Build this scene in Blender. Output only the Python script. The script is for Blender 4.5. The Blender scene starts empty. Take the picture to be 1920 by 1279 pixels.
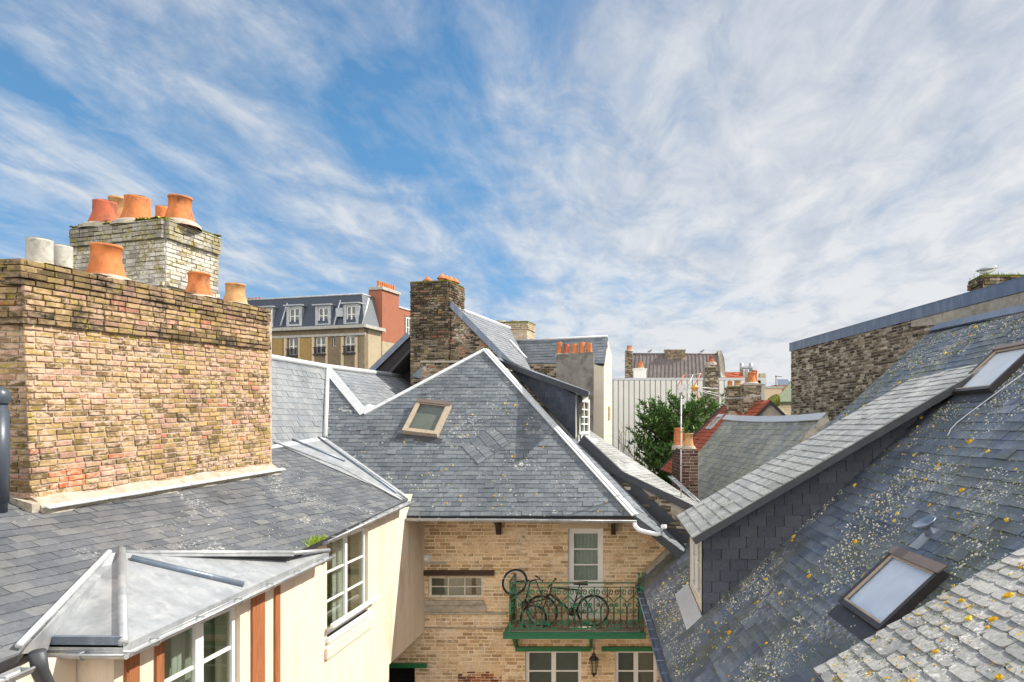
import bpy, math, random
from mathutils import Vector, Matrix
R = random.Random(7)
V = Vector
SC = bpy.context.scene
COL = SC.collection
# ------------------------------------------------------------------ camera, sky, sun
CX, CY, F = 1150.0, 801.0, 1350.0
cam_d = bpy.data.cameras.new("camera"); cam = bpy.data.objects.new("camera", cam_d); COL.objects.link(cam)
cam.location = (0, 0, 0); cam.rotation_euler = (math.radians(90), 0, 0)
cam_d.sensor_width = 36; cam_d.lens = 36 * F / 1920
cam_d.shift_x = (960 - CX) / 1920; cam_d.shift_y = (CY - 639.5) / 1920
cam_d.clip_end = 3000; cam_d.clip_start = 0.05
SC.camera = cam
SUN_AZ, SUN_EL = math.radians(17), math.radians(44)     # azimuth from +X towards +Y
SDIR = V((math.cos(SUN_AZ)*math.cos(SUN_EL), math.sin(SUN_AZ)*math.cos(SUN_EL), math.sin(SUN_EL)))
sl = bpy.data.lights.new("sun", 'SUN'); sun = bpy.data.objects.new("sun", sl); COL.objects.link(sun)
sl.energy = 4.1; sl.angle = math.radians(0.5); sl.color = (1.0, 0.93, 0.82)
sun.rotation_euler = SDIR.to_track_quat('Z', 'Y').to_euler()
SC.view_settings.view_transform = 'Standard'; SC.view_settings.look = 'None'
SC.view_settings.exposure = 0.72; SC.view_settings.gamma = 1.0
SC.render.film_transparent = False
try:
    SC.cycles.max_bounces = 6; SC.cycles.transparent_max_bounces = 12
except Exception: pass

def N(nt, typ, **kw):
    n = nt.nodes.new(typ)
    for k, v in kw.items():
        if k.startswith('_'): setattr(n, k[1:], v)
        else: n.inputs[k.replace('__', ' ')].default_value = v
    return n
def L(nt, a, b): nt.links.new(a, b)
def noise(nt, vec, scale, detail=4, rough=.55, dist=0.0):
    n = N(nt, 'ShaderNodeTexNoise'); n.inputs['Scale'].default_value = scale
    n.inputs['Detail'].default_value = detail; n.inputs['Roughness'].default_value = rough
    n.inputs['Distortion'].default_value = dist
    if vec is not None: L(nt, vec, n.inputs['Vector'])
    return n.outputs['Fac']
def ramp(nt, fac, stops, interp='LINEAR'):
    n = N(nt, 'ShaderNodeValToRGB'); cr = n.color_ramp; cr.interpolation = interp
    while len(cr.elements) < len(stops): cr.elements.new(0.5)
    for e, (p, c) in zip(cr.elements, stops):
        e.position = p
        e.color = (c, c, c, 1) if isinstance(c, (int, float)) else (*c, 1)
    L(nt, fac, n.inputs['Fac']); return n.outputs['Color']
def mixc(nt, fac, a, b, mode='MIX'):
    n = N(nt, 'ShaderNodeMix', _data_type='RGBA', _blend_type=mode)
    for s, v in ((n.inputs[0], fac), (n.inputs[6], a), (n.inputs[7], b)):
        if isinstance(v, (int, float)): s.default_value = v if s == n.inputs[0] else (v, v, v, 1)
        elif isinstance(v, tuple): s.default_value = (*v, 1)
        else: L(nt, v, s)
    return n.outputs[2]
def mth(nt, op, a, b=None, c=None, clamp=False):
    n = N(nt, 'ShaderNodeMath', _operation=op); n.use_clamp = clamp
    for i, v in enumerate((a, b, c)):
        if v is None: continue
        if isinstance(v, (int, float)): n.inputs[i].default_value = v
        else: L(nt, v, n.inputs[i])
    return n.outputs[0]
def mapping(nt, vec, scale=(1,1,1), rot=(0,0,0), loc=(0,0,0)):
    n = N(nt, 'ShaderNodeMapping'); n.inputs['Scale'].default_value = scale
    n.inputs['Rotation'].default_value = rot; n.inputs['Location'].default_value = loc
    L(nt, vec, n.inputs['Vector']); return n.outputs[0]

W = bpy.data.worlds.new("World"); SC.world = W; W.use_nodes = True
nt = W.node_tree; nt.nodes.clear()
wo = N(nt, 'ShaderNodeOutputWorld'); bg = N(nt, 'ShaderNodeBackground'); bg.inputs['Strength'].default_value = 0.15
sky = N(nt, 'ShaderNodeTexSky', _sky_type='NISHITA', _sun_disc=False)
sky.sun_elevation = SUN_EL; sky.sun_rotation = math.radians(90) - SUN_AZ
sky.air_density = 1.0; sky.dust_density = 0.3; sky.ozone_density = 4.0
tc = N(nt, 'ShaderNodeTexCoord'); sep = N(nt, 'ShaderNodeSeparateXYZ'); L(nt, tc.outputs['Generated'], sep.inputs[0])
zz = mth(nt, 'MAXIMUM', sep.outputs[2], 0.0)
zd = mth(nt, 'ADD', zz, 0.10)
cmb = N(nt, 'ShaderNodeCombineXYZ')
L(nt, mth(nt, 'DIVIDE', sep.outputs[0], zd), cmb.inputs[0]); L(nt, mth(nt, 'DIVIDE', sep.outputs[1], zd), cmb.inputs[1])
pv = cmb.outputs[0]
# cirrus: long streaks, a broad patchy veil, fine curdled texture
c1 = noise(nt, mapping(nt, pv, (1.0, .26, 1), (0, 0, math.radians(-22)), (3.4, 1.2, 0)), 1.7, 9, .63, .55)
c2 = noise(nt, mapping(nt, pv, (.62, .40, 1), (0, 0, math.radians(30)), (7.1, 2.9, 0)), 1.0, 8, .60, .5)
c3 = noise(nt, mapping(nt, pv, (1.9, 1.0, 1), (0, 0, math.radians(-25)), (1.5, 9.2, 0)), 2.6, 9, .62, .4)
side = mth(nt, 'MULTIPLY', mth(nt, 'ADD', sep.outputs[0], .02), .29)
back = mth(nt, 'MULTIPLY', mth(nt, 'MAXIMUM', mth(nt, 'MULTIPLY', sep.outputs[1], -1.0), 0.0), .35)  # extra cloud cover added behind the camera to fill shaded walls
low = mth(nt, 'MULTIPLY', mth(nt, 'SUBTRACT', 1.0, mth(nt, 'MULTIPLY', zz, 4.0), clamp=True), 0.09)
s = mth(nt, 'MULTIPLY', c1, .62); s = mth(nt, 'MULTIPLY_ADD', c2, .62, s); s = mth(nt, 'MULTIPLY_ADD', mth(nt, 'SUBTRACT', c3, .25), .38, s)
s = mth(nt, 'ADD', s, side); s = mth(nt, 'ADD', s, low); s = mth(nt, 'ADD', s, back)
c4 = noise(nt, mapping(nt, pv, (.9, .16, 1), (0, 0, math.radians(-38)), (11.3, 5.2, 0)), 2.6, 8, .6, .8)
wisp = mth(nt, 'MULTIPLY', ramp(nt, c4, [(.58, 0.0), (.74, 1.0)]), ramp(nt, c2, [(.42, 0.0), (.58, 1.0)]))
cov = ramp(nt, s, [(.50, 0.04), (.60, .36), (.68, .70), (.77, .91), (.92, .97)])
cl = mixc(nt, ramp(nt, mth(nt, 'MULTIPLY_ADD', c2, .5, mth(nt, 'MULTIPLY_ADD', c3, .6, mth(nt, 'MULTIPLY', mth(nt, 'SUBTRACT', .6, zz), .28))), [(.46, 0.0), (.72, 1.0)]), (1.75, 2.0, 2.45), (3.3, 3.35, 3.4))
cl = mixc(nt, mth(nt, 'MULTIPLY', wisp, .8), cl, (3.9, 3.9, 3.9)); cov = mth(nt, 'MAXIMUM', cov, mth(nt, 'MULTIPLY', wisp, .85))
cl = mixc(nt, mth(nt, 'MULTIPLY', back, 3.0, clamp=True), cl, (9.0, 8.6, 8.0))  # added clouds behind the camera, made bright and warm as fill light
skb = mixc(nt, 1.0, sky.outputs[0], mixc(nt, ramp(nt, zz, [(.0, 0.0), (.35, 1.0)]), (.44, .43, .50), (.37, .60, .64)), 'MULTIPLY')
mx = mixc(nt, cov, skb, cl)
L(nt, mx, bg.inputs['Color']); L(nt, bg.outputs[0], wo.inputs[0])
# ------------------------------------------------------------------ survey helpers
def ray(u, v): return V(((u-CX)/F, 1.0, (CY-v)/F))
def at(u, v, Y): return ray(u, v) * Y
class Plane:
    def __init__(s, p, n): s.p = V(p); s.n = V(n).normalized()
    @staticmethod
    def three(a, b, c):
        n = (b-a).cross(c-a).normalized()
        if n.dot(-a) < 0: n = -n
        return Plane(a, n)
    def hit(s, u, v):
        r = ray(u, v); return r * (s.p.dot(s.n)/r.dot(s.n))
    def z(s, x, y): return s.p.z - (s.n.x*(x-s.p.x) + s.n.y*(y-s.p.y))/s.n.z
    def pt(s, x, y): return V((x, y, s.z(x, y)))
class Frame:
    def __init__(s, o, e1, e2): s.o = V(o); s.e1 = V(e1).normalized(); s.e2 = V(e2).normalized(); s.n = s.e1.cross(s.e2).normalized()
    def d2(s, p): q = p - s.o; return (q.dot(s.e1), q.dot(s.e2))
    def d3(s, a, b, h=0): return s.o + s.e1*a + s.e2*b + s.n*h
def roof_frame(pl, o=None):
    """frame on a sloping plane: e1 level, e2 straight up the slope, n outwards"""
    n = pl.n if pl.n.z > 0 else -pl.n
    e2 = (V((0,0,1)) - n*n.z).normalized(); e1 = e2.cross(n).normalized()
    return Frame(pl.p if o is None else o, e1, e2)
def clip(poly, cl):
    """convex clip (Sutherland-Hodgman), both counter-clockwise"""
    out = poly
    for i in range(len(cl)):
        ax, ay = cl[i]; bx, by = cl[(i+1) % len(cl)]
        inp, out = out, []
        if not inp: break
        def sd(p): return (bx-ax)*(p[1]-ay) - (by-ay)*(p[0]-ax)
        for j in range(len(inp)):
            p, q = inp[j], inp[(j+1) % len(inp)]
            dp, dq = sd(p), sd(q)
            if dp >= 0: out.append(p)
            if (dp >= 0) != (dq >= 0):
                t = dp/(dp-dq); out.append((p[0]+t*(q[0]-p[0]), p[1]+t*(q[1]-p[1])))
    return out
def area(p): return .5*sum(p[i][0]*p[(i+1)%len(p)][1]-p[(i+1)%len(p)][0]*p[i][1] for i in range(len(p)))
def ccw(p): return p if area(p) > 0 else p[::-1]

# ------------------------------------------------------------------ mesh accumulator
class MB:
    def __init__(s): s.v = []; s.f = []; s.m = []; s.r = []; s.sm = []
    def face(s, pts, mi=0, rnd=(.5,.5,.5), smooth=False):
        i = len(s.v); s.v += [V(p) for p in pts]; s.f.append(tuple(range(i, i+len(pts)))); s.m.append(mi); s.r.append(rnd); s.sm.append(smooth)
    def raw(s, vs, fs, mi=0, rnd=(.5,.5,.5), smooth=False):
        i = len(s.v); s.v += [V(p) for p in vs]
        for f in fs: s.f.append(tuple(i+k for k in f)); s.m.append(mi); s.r.append(rnd); s.sm.append(smooth)
    def prism(s, pts, off, mi=0, rnd=(.5,.5,.5)):
        """solid between polygon pts and pts+off"""
        n = len(pts); a = [V(p) for p in pts]; b = [p+V(off) for p in a]
        nn = V((0,0,0))
        for i in range(n): nn += a[i].cross(a[(i+1)%n])
        if nn.dot(V(off)) > 0: a.reverse(); b.reverse()
        s.raw(a+b, [tuple(range(n)), tuple(range(2*n-1, n-1, -1))] + [(i, i+n, (i+1)%n+n, (i+1)%n) for i in range(n)], mi, rnd)
    def box(s, lo, hi, mi=0, rnd=(.5,.5,.5)):
        (x0,y0,z0),(x1,y1,z1) = lo, hi
        s.prism([(x0,y0,z0),(x1,y0,z0),(x1,y1,z0),(x0,y1,z0)], (0,0,z1-z0), mi, rnd)
    def fbox(s, fr, a0, a1, b0, b1, h0, h1, mi=0, rnd=(.5,.5,.5)):
        s.prism([fr.d3(a0,b0,h0), fr.d3(a1,b0,h0), fr.d3(a1,b1,h0), fr.d3(a0,b1,h0)], fr.n*(h1-h0), mi, rnd)
    def bar(s, p, q, w, t, up=(0,0,1), mi=0, rnd=(.5,.5,.5)):
        """rectangular bar from p to q; w across, t along 'up'; p,q on its lower face centre"""
        p, q, up = V(p), V(q), V(up); d = (q-p).normalized(); sd = d.cross(up).normalized(); u2 = sd.cross(d).normalized()
        s.prism([p-sd*w/2, p+sd*w/2, q+sd*w/2, q-sd*w/2], u2*t, mi, rnd)
    def tube(s, pts, r, n=8, mi=0, rnd=(.5,.5,.5), closed=False, r1=None, cap=True):
        pts = [V(p) for p in pts]; m = len(pts); vs = []; fs = []
        ref = V((0.13,0.27,1)).normalized()
        for k, p in enumerate(pts):
            if closed: d = pts[(k+1)%m]-pts[k-1]
            else: d = pts[min(k+1,m-1)]-pts[max(k-1,0)]
            d.normalize()
            rf = ref if abs(d.dot(ref)) < .95 else V((1,0.1,0))
            x = d.cross(rf).normalized(); y = d.cross(x)
            rr = r if r1 is None else r+(r1-r)*k/max(1,m-1)
            for i in range(n):
                a = 2*math.pi*i/n; vs.append(p+x*math.cos(a)*rr+y*math.sin(a)*rr)
        for k in range(m if closed else m-1):
            k2 = (k+1)%m
            for i in range(n): fs.append((k*n+i, k*n+(i+1)%n, k2*n+(i+1)%n, k2*n+i))
        if not closed and cap: fs += [tuple(range(n-1,-1,-1)), tuple((m-1)*n+i for i in range(n))]
        s.raw(vs, fs, mi, rnd, n > 5)
    def lathe(s, c, prof, n=20, mi=0, rnd=(.5,.5,.5), axis=(0,0,1), wob=0.0):
        c = V(c); ax = V(axis).normalized(); x = ax.orthogonal().normalized(); y = ax.cross(x); vs = []; fs = []
        for (r, h) in prof:
            for i in range(n):
                a = 2*math.pi*i/n; rr = r*(1+wob*math.sin(3*a+h*5)); vs.append(c+ax*h+x*math.cos(a)*rr+y*math.sin(a)*rr)
        for k in range(len(prof)-1):
            for i in range(n): fs.append((k*n+i, k*n+(i+1)%n, (k+1)*n+(i+1)%n, (k+1)*n+i))
        s.raw(vs, fs, mi, rnd, True)
    def gutter(s, p, q, r=.065, mi=0, down=(0,0,-1), straps=.55, thick=.006):
        """half-round gutter with bead and straps, from p to q (axis at rim height)"""
        p, q = V(p), V(q); d = (q-p).normalized(); sd = d.cross(V((0,0,1))).normalized(); up = sd.cross(d)
        n = 9; pr = [(math.cos(math.pi+math.pi*i/n)*r, math.sin(math.pi+math.pi*i/n)*r) for i in range(n+1)]
        pr2 = [(a*(1-thick/r), b*(1-thick/r)) for a, b in pr][::-1]
        pp = pr+pr2; m = len(pp)
        vs = [p+sd*a+up*b for a, b in pp]+[q+sd*a+up*b for a, b in pp]
        fs = [(i, (i+1)%m, (i+1)%m+m, i+m) for i in range(m)]
        s.raw(vs, fs, mi, (.5,.5,.5), False)
        for sg in (-1, 1): s.tube([p+sd*sg*r, q+sd*sg*r], .011, 6, mi)
        ln = (q-p).length; k = int(ln/straps)
        for i in range(k+1):
            c = p+d*(ln*(i+.5)/(k+1))
            s.tube([c+sd*math.cos(math.pi+math.pi*j/8)*(r+.006)+up*math.sin(math.pi+math.pi*j/8)*(r+.006) for j in range(9)]+[c+sd*r*.9+up*.012, c-sd*r*.9+up*.012], .008, 5, mi, closed=False)
        for e in (p, q): s.face([e+sd*a+up*b for a, b in pr], mi)
    def build(s, name, mats, parent=None):
        base = BASE.get(parent.name, V((0,0,0))) if parent is not None else V((0,0,0))
        me = bpy.data.meshes.new(name)
        me.from_pydata([tuple(p-base) for p in s.v], [], s.f)
        for mt in (mats if isinstance(mats, (list, tuple)) else [mats]): me.materials.append(mt)
        me.polygons.foreach_set('material_index', s.m); me.polygons.foreach_set('use_smooth', s.sm)
        at_ = me.attributes.new('rnd', 'FLOAT_COLOR', 'FACE'); fl = []
        for r in s.r: fl += [r[0], r[1], r[2], 1.0]
        at_.data.foreach_set('color', fl)
        me.update()
        o = bpy.data.objects.new(name, me); COL.objects.link(o)
        if parent is not None: o.parent = parent
        BASE[o.name] = base
        return o
BASE = {}
def thing(name, label, cat, loc=(0,0,0), group=None):
    o = bpy.data.objects.new(name, None); COL.objects.link(o); o.location = loc; o.empty_display_size = .3
    o['label'] = label; o['category'] = cat
    if group: o['group'] = group
    BASE[o.name] = V(loc); return o
def tag(o, label, cat, group=None, kind=None):
    if label: o['label'] = label
    if cat: o['category'] = cat
    if group: o['group'] = group
    if kind: o['kind'] = kind
    return o

def slates(mb, fr, pieces, w=.22, h=.135, t=.011, mi=0, gap=.002, jit=1.0, rot=0.0, mark=None, scallop=False, seed=1):
    """lay overlapping slates over convex pieces (lists of 2-D points in fr), each slate its own little slab"""
    rr = random.Random(seed)
    for pc in pieces:
        pc = ccw(pc); xs = [p[0] for p in pc]; ys = [p[1] for p in pc]
        j0 = math.floor(min(ys)/h)-1; j1 = math.ceil(max(ys)/h)+1
        for j in range(j0, j1):
            rr2 = random.Random(seed*7919+j)
            off = (j % 2)*w*.5 + rr2.uniform(-.06, .06)*w; wav = rr2.uniform(-.004,.004)*jit
            i0 = math.floor((min(xs)-off)/w)-1; i1 = math.ceil((max(xs)-off)/w)+1
            for i in range(i0, i1):
                r3 = random.Random((seed*31+j)*100003+i)
                a0 = i*w+off+gap; a1 = (i+1)*w+off-gap; b0 = j*h + wav + r3.uniform(-.006,.005)*jit; b1 = (j+1)*h+.004
                a0 += r3.uniform(-.004,.004)*jit; a1 += r3.uniform(-.004,.004)*jit
                sk = r3.uniform(-.004,.004)*jit
                if scallop:
                    c = w*.16; q = [(a0+c, b0), (a1-c, b0), (a1-c*.3, b0+c*.3), (a1, b0+c), (a1, b1), (a0, b1), (a0, b0+c), (a0+c*.3, b0+c*.3)]
                else: q = [(a0, b0-sk), (a1, b0+sk), (a1, b1), (a0, b1)]
                q = clip(q, pc)
                if len(q) < 3 or abs(area(q)) < 1e-5: continue
                lift = r3.uniform(0, .4)*t*jit; tl = r3.uniform(-.35, .35)*t*jit
                if r3.random() < .03*jit: lift += t*.8
                def hh(p): return .004+lift + t*(1-.72*min(1,max(0,(p[1]-j*h)/h))) + tl*((p[0]-a0)/(w)-.5)
                top = [fr.d3(p[0], p[1], hh(p)) for p in q]; bot = [fr.d3(p[0], p[1], -.004) for p in q]
                n = len(q); rnd = (r3.random(), r3.random(), mark(q[0]) if mark else r3.random())
                mb.raw(top+bot, [tuple(range(n))]+[(k, k+n, (k+1)%n+n, (k+1)%n) for k in range(n)], mi, rnd)
def roof(mb, pl, polys3, w=.22, h=.135, t=.011, mi=0, deck=1, thick=.09, **kw):
    """slates on a plane + a solid deck under them"""
    fr = roof_frame(pl)
    pcs = [[fr.d2(p) for p in P_] for P_ in polys3]
    slates(mb, fr, pcs, w, h, t, mi, **kw)
    for pc in pcs:
        mb.prism([fr.d3(a, b, -.003) for a, b in pc], -fr.n*thick, deck)
    return fr
def subtract(poly, holes):
    """convex poly minus axis-aligned rects -> convex cells"""
    if not holes: return [poly]
    bs = sorted({h[2] for h in holes} | {h[3] for h in holes} | {-1e3, 1e3}); out = []
    for b0, b1 in zip(bs, bs[1:]):
        xs = sorted((h[0], h[1]) for h in holes if h[2] < (b0+b1)/2 < h[3]); cur = -1e3
        iv = []
        for x0, x1 in xs:
            if x0 > cur: iv.append((cur, x0))
            cur = max(cur, x1)
        iv.append((cur, 1e3))
        for x0, x1 in iv:
            q = clip([(x0,b0),(x1,b0),(x1,b1),(x0,b1)], poly)
            if len(q) > 2 and abs(area(q)) > 1e-5: out.append(q)
    return out
def bricks(mb, fr, poly, holes=(), w=.23, h=.072, g=.010, prot=None, mi=0, back=1, depth=.25, seed=1, rough=1.0, skip=0.0, tint=None, side=.012):
    poly = ccw(poly); xs = [p[0] for p in poly]; ys = [p[1] for p in poly]
    for c in subtract(poly, list(holes)):
        if depth > 0: mb.prism([fr.d3(a, b, 0) for a, b in c], -fr.n*depth, back)
    for j in range(math.floor(min(ys)/h)-1, math.ceil(max(ys)/h)+1):
        r2 = random.Random(seed*977+j); a = min(xs)-w + r2.uniform(-.1,.1)*w + (j%2)*w*.5; pr = prot(j*h+h*.5) if prot else (0, 0)
        k = 0
        while a < max(xs)+w:
            r3 = random.Random((seed*13+j)*5003+k); k += 1
            ln = w*(r3.choice((1, 1, .98, 1.03, .5, .95)) if rough > .3 else (1 if (k+j) % 3 else .5))
            a0, a1 = a+g*.5, a+ln-g*.5; a += ln
            b0, b1 = j*h+g*.5, (j+1)*h-g*.5
            if rough: 
                b0 += r3.uniform(-.004,.004)*rough; b1 += r3.uniform(-.004,.004)*rough
                q = [(a0+r3.uniform(0,.008)*rough, b0), (a0+(a1-a0)*.5, b0+r3.uniform(-.004,.004)*rough), (a1-r3.uniform(0,.008)*rough, b0), (a1, b1-r3.uniform(0,.008)*rough), (a0, b1-r3.uniform(0,.006)*rough)]
            else: q = [(a0,b0),(a1,b0),(a1,b1),(a0,b1)]
            if r3.random() < skip: continue
            q0 = clip(q, poly)
            if len(q0) < 3: continue
            cells = [q0]
            for hr in holes:
                if not (max(p[0] for p in q0) < hr[0] or min(p[0] for p in q0) > hr[1] or max(p[1] for p in q0) < hr[2] or min(p[1] for p in q0) > hr[3]):
                    cells = subtract(ccw(q0), list(holes)); break
            hgt = side*(.35+r3.random()*.9*max(rough,.15)) + pr[0]
            tw = r3.uniform(-.004,.004)*rough
            tn = tint(a0, b0) if tint else None
            rnd = ((tn if tn is not None else r3.random()), pr[1], r3.random())
            for q1 in cells:
                if abs(area(q1)) < 2e-4: continue
                n = len(q1); cx = sum(p[0] for p in q1)/n; cy = sum(p[1] for p in q1)/n
                ins = .005
                top = []
                for p in q1:
                    dx, dy = p[0]-cx, p[1]-cy; l = math.hypot(dx, dy) or 1
                    top.append((p[0]-ins*(1 if dx > 0 else -1), p[1]-ins*(1 if dy > 0 else -1)))
                o = [fr.d3(p[0], p[1], -.004) for p in q1]; m_ = [fr.d3(p[0], p[1], hgt-.004) for p in q1]; tt = [fr.d3(p[0], p[1], hgt+tw*((p[0]-cx)/w)) for p in top]
                mb.raw(o+m_+tt, [tuple(range(2*n, 3*n))]+[(k2, (k2+1)%n, (k2+1)%n+n, k2+n) for k2 in range(n)]+[(k2+n, (k2+1)%n+n, (k2+1)%n+2*n, k2+2*n) for k2 in range(n)], mi, rnd)

# ------------------------------------------------------------------ materials
def newmat(name, rough=.6, spec=.4):
    m = bpy.data.materials.new(name); m.use_nodes = True; nt = m.node_tree; nt.nodes.clear()
    o = N(nt, 'ShaderNodeOutputMaterial'); b = N(nt, 'ShaderNodeBsdfPrincipled'); L(nt, b.outputs[0], o.inputs[0])
    b.inputs['Roughness'].default_value = rough; b.inputs['Specular IOR Level'].default_value = spec
    g = N(nt, 'ShaderNodeNewGeometry'); a = N(nt, 'ShaderNodeAttribute'); a.attribute_name = 'rnd'
    sp = N(nt, 'ShaderNodeSeparateColor'); L(nt, a.outputs['Color'], sp.inputs[0])
    return m, nt, b, g.outputs['Position'], sp.outputs
def bump(nt, b, hgt, strength=.3, dist=.01):
    n = N(nt, 'ShaderNodeBump'); n.inputs['Strength'].default_value = strength; n.inputs['Distance'].default_value = dist
    L(nt, hgt, n.inputs['Height']); L(nt, n.outputs[0], b.inputs['Normal'])
def slate_mat(name, c0, c1, c2, white=.0, yellow=.0, moss=.0, rough=.42, tone=.5, fine=30, patch=.7, spec=.5):
    m, nt, b, pos, sp = newmat(name, rough, spec)
    col = ramp(nt, sp[0], [(0, c0), (.5, c1), (1, c2)])
    big = noise(nt, pos, .9, 5, .6); col = mixc(nt, 1.0, col, ramp(nt, big, [(.3, 1-tone*.55), (.7, 1+tone*.35)]), 'MULTIPLY')
    f = noise(nt, mapping(nt, pos, (1,1,1)), 22, 6, .7); col = mixc(nt, 1.0, col, ramp(nt, f, [(.25, .72), (.75, 1.25)]), 'MULTIPLY')
    wet = noise(nt, pos, 5, 5, .7, .6)
    col = mixc(nt, ramp(nt, wet, [(.52, 0.0), (.74, .16)]), col, (c2[0]*1.4, c2[1]*1.4, c2[2]*1.35))
    if moss:
        mm = mth(nt, 'MULTIPLY', ramp(nt, noise(nt, pos, 1.1, 4, .6), [(.42, 0.0), (.62, 1.0)]), ramp(nt, noise(nt, pos, 40, 4, .7), [(.56-moss*.12, 0.0), (.62-moss*.12, 1.0)]))
        col = mixc(nt, mm, col, (.11, .115, .045))
    wm = None
    if white:
        zone = ramp(nt, noise(nt, pos, patch, 5, .7, .6), [(.60-white*.17, 0.0), (.66-white*.10, 1.0)])
        sp1 = ramp(nt, noise(nt, pos, fine, 5, .75), [(.57-white*.06, 0.0), (.60-white*.06, 1.0)])
        wm = mth(nt, 'MULTIPLY', zone, sp1)
        sp2 = ramp(nt, noise(nt, pos, fine*.45, 6, .8, .5), [(.67-white*.03, 0.0), (.71-white*.03, .9)])
        wm = mth(nt, 'MAXIMUM', wm, sp2)
        col = mixc(nt, wm, col, mixc(nt, ramp(nt, noise(nt, pos, 11), [(.4, 0.0), (.6, 1.0)]), (.40, .41, .37), (.68, .67, .64)))
    if yellow:
        z2 = ramp(nt, noise(nt, pos, 2.1, 3, .6), [(.52-yellow*.1, 0.0), (.58-yellow*.1, 1.0)])
        ym = mth(nt, 'MULTIPLY', z2, ramp(nt, noise(nt, mapping(nt, pos, loc=(4,5,6)), 7.5, 6, .75), [(.66-yellow*.035, 0.0), (.68-yellow*.035, 1.0)]))
        col = mixc(nt, ym, col, mixc(nt, noise(nt, pos, 45, 3), (.42, .23, .02), (.72, .50, .06)))
        wm = ym if wm is None else mth(nt, 'MAXIMUM', wm, ym)
    L(nt, col, b.inputs['Base Color'])
    rf = mth(nt, 'MULTIPLY_ADD', f, .3, rough-.12)
    rf = mth(nt, 'MULTIPLY_ADD', sp[1], .14, rf)
    if wm is not None: rf = mth(nt, 'MULTIPLY_ADD', wm, .4, rf, clamp=True)
    L(nt, rf, b.inputs['Roughness'])
    bump(nt, b, noise(nt, pos, 34, 6, .7), .35, .012)
    return m
def brick_mat(name, stops, grime=.4, plaster=.0, plc=(.72,.62,.52), moss=.0, soot=(.05,.042,.03), wash=0.0, mort=None):
    m, nt, b, pos, sp = newmat(name, .85, .2)
    col = ramp(nt, sp[0], stops, 'LINEAR')
    f = noise(nt, pos, 38, 6, .7); col = mixc(nt, 1.0, col, ramp(nt, f, [(.25, .62), (.75, 1.32)]), 'MULTIPLY')
    sm = ramp(nt, noise(nt, pos, 2.2, 6, .7, .4), [(.46, 0.0), (.68, grime)])
    sm = mth(nt, 'MULTIPLY', sm, ramp(nt, noise(nt, pos, 14, 5, .7), [(.35, .2), (.6, 1.0)]))
    sm = mth(nt, 'ADD', sm, mth(nt, 'MULTIPLY', sp[1], mth(nt, 'MULTIPLY_ADD', sp[2], .5, .45)), clamp=True)
    col = mixc(nt, sm, col, soot)
    if plaster:
        pm = mth(nt, 'MULTIPLY', ramp(nt, noise(nt, pos, 1.5, 5, .65, .5), [(.58-plaster*.22, 0.0), (.68-plaster*.18, 1.0)]), ramp(nt, noise(nt, mapping(nt, pos, (1,1,2.5)), 9, 5, .7), [(.46, 0.0), (.56, .85)]))
        pm = mth(nt, 'MULTIPLY', pm, mth(nt, 'SUBTRACT', 1.0, sp[1], clamp=True))
        col = mixc(nt, pm, col, plc)
    if moss:
        mm = mth(nt, 'MULTIPLY', ramp(nt, noise(nt, pos, 3, 5, .7), [(.56-moss*.1, 0.0), (.62-moss*.1, 1.0)]), ramp(nt, noise(nt, pos, 22, 5, .7), [(.45, 0.0), (.58, 1.0)]))
        col = mixc(nt, mm, col, mixc(nt, noise(nt, pos, 13, 3), (.13,.14,.035), (.55,.42,.05)))
    L(nt, col, b.inputs['Base Color'])
    bump(nt, b, noise(nt, pos, 45, 6, .75), .6, .012)
    return m
def plain(name, c, rough=.6, var=.12, scale=6, spec=.4, metal=0, bs=.15, c2=None, mask=None, aniso=(1,1,1)):
    m, nt, b, pos, sp = newmat(name, rough, spec); b.inputs['Metallic'].default_value = metal
    pp = mapping(nt, pos, aniso)
    f = noise(nt, pp, scale, 6, .65, .3)
    col = mixc(nt, 1.0, c, ramp(nt, f, [(.25, 1-var), (.75, 1+var)]), 'MULTIPLY')
    if c2: col = mixc(nt, ramp(nt, noise(nt, pp, (mask or (scale*.7,))[0], 6, .7, .4), [((mask or (0,.5,.65))[1], 0.0), ((mask or (0,.5,.65))[2], 1.0)]), col, c2)
    L(nt, col, b.inputs['Base Color'])
    if bs: bump(nt, b, noise(nt, pos, scale*6, 5, .7), bs, .01)
    return m
def glass_mat(name, tint=(.75,.8,.8), refl=.0):
    m = bpy.data.materials.new(name); m.use_nodes = True; nt = m.node_tree; nt.nodes.clear()
    o = N(nt, 'ShaderNodeOutputMaterial'); t = N(nt, 'ShaderNodeBsdfTransparent'); t.inputs[0].default_value = (*tint, 1)
    g = N(nt, 'ShaderNodeBsdfGlossy'); g.inputs['Roughness'].default_value = .03
    fr = N(nt, 'ShaderNodeFresnel'); gg = N(nt, 'ShaderNodeNewGeometry'); L(nt, mth(nt, 'MULTIPLY_ADD', gg.outputs['Backfacing'], 1/1.5-1.5, 1.5), fr.inputs[0])
    mx = N(nt, 'ShaderNodeMixShader'); L(nt, mth(nt, 'MULTIPLY_ADD', fr.outputs[0], 1.0, refl, clamp=True), mx.inputs[0])
    L(nt, t.outputs[0], mx.inputs[1]); L(nt, g.outputs[0], mx.inputs[2]); L(nt, mx.outputs[0], o.inputs[0]); return m

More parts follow.
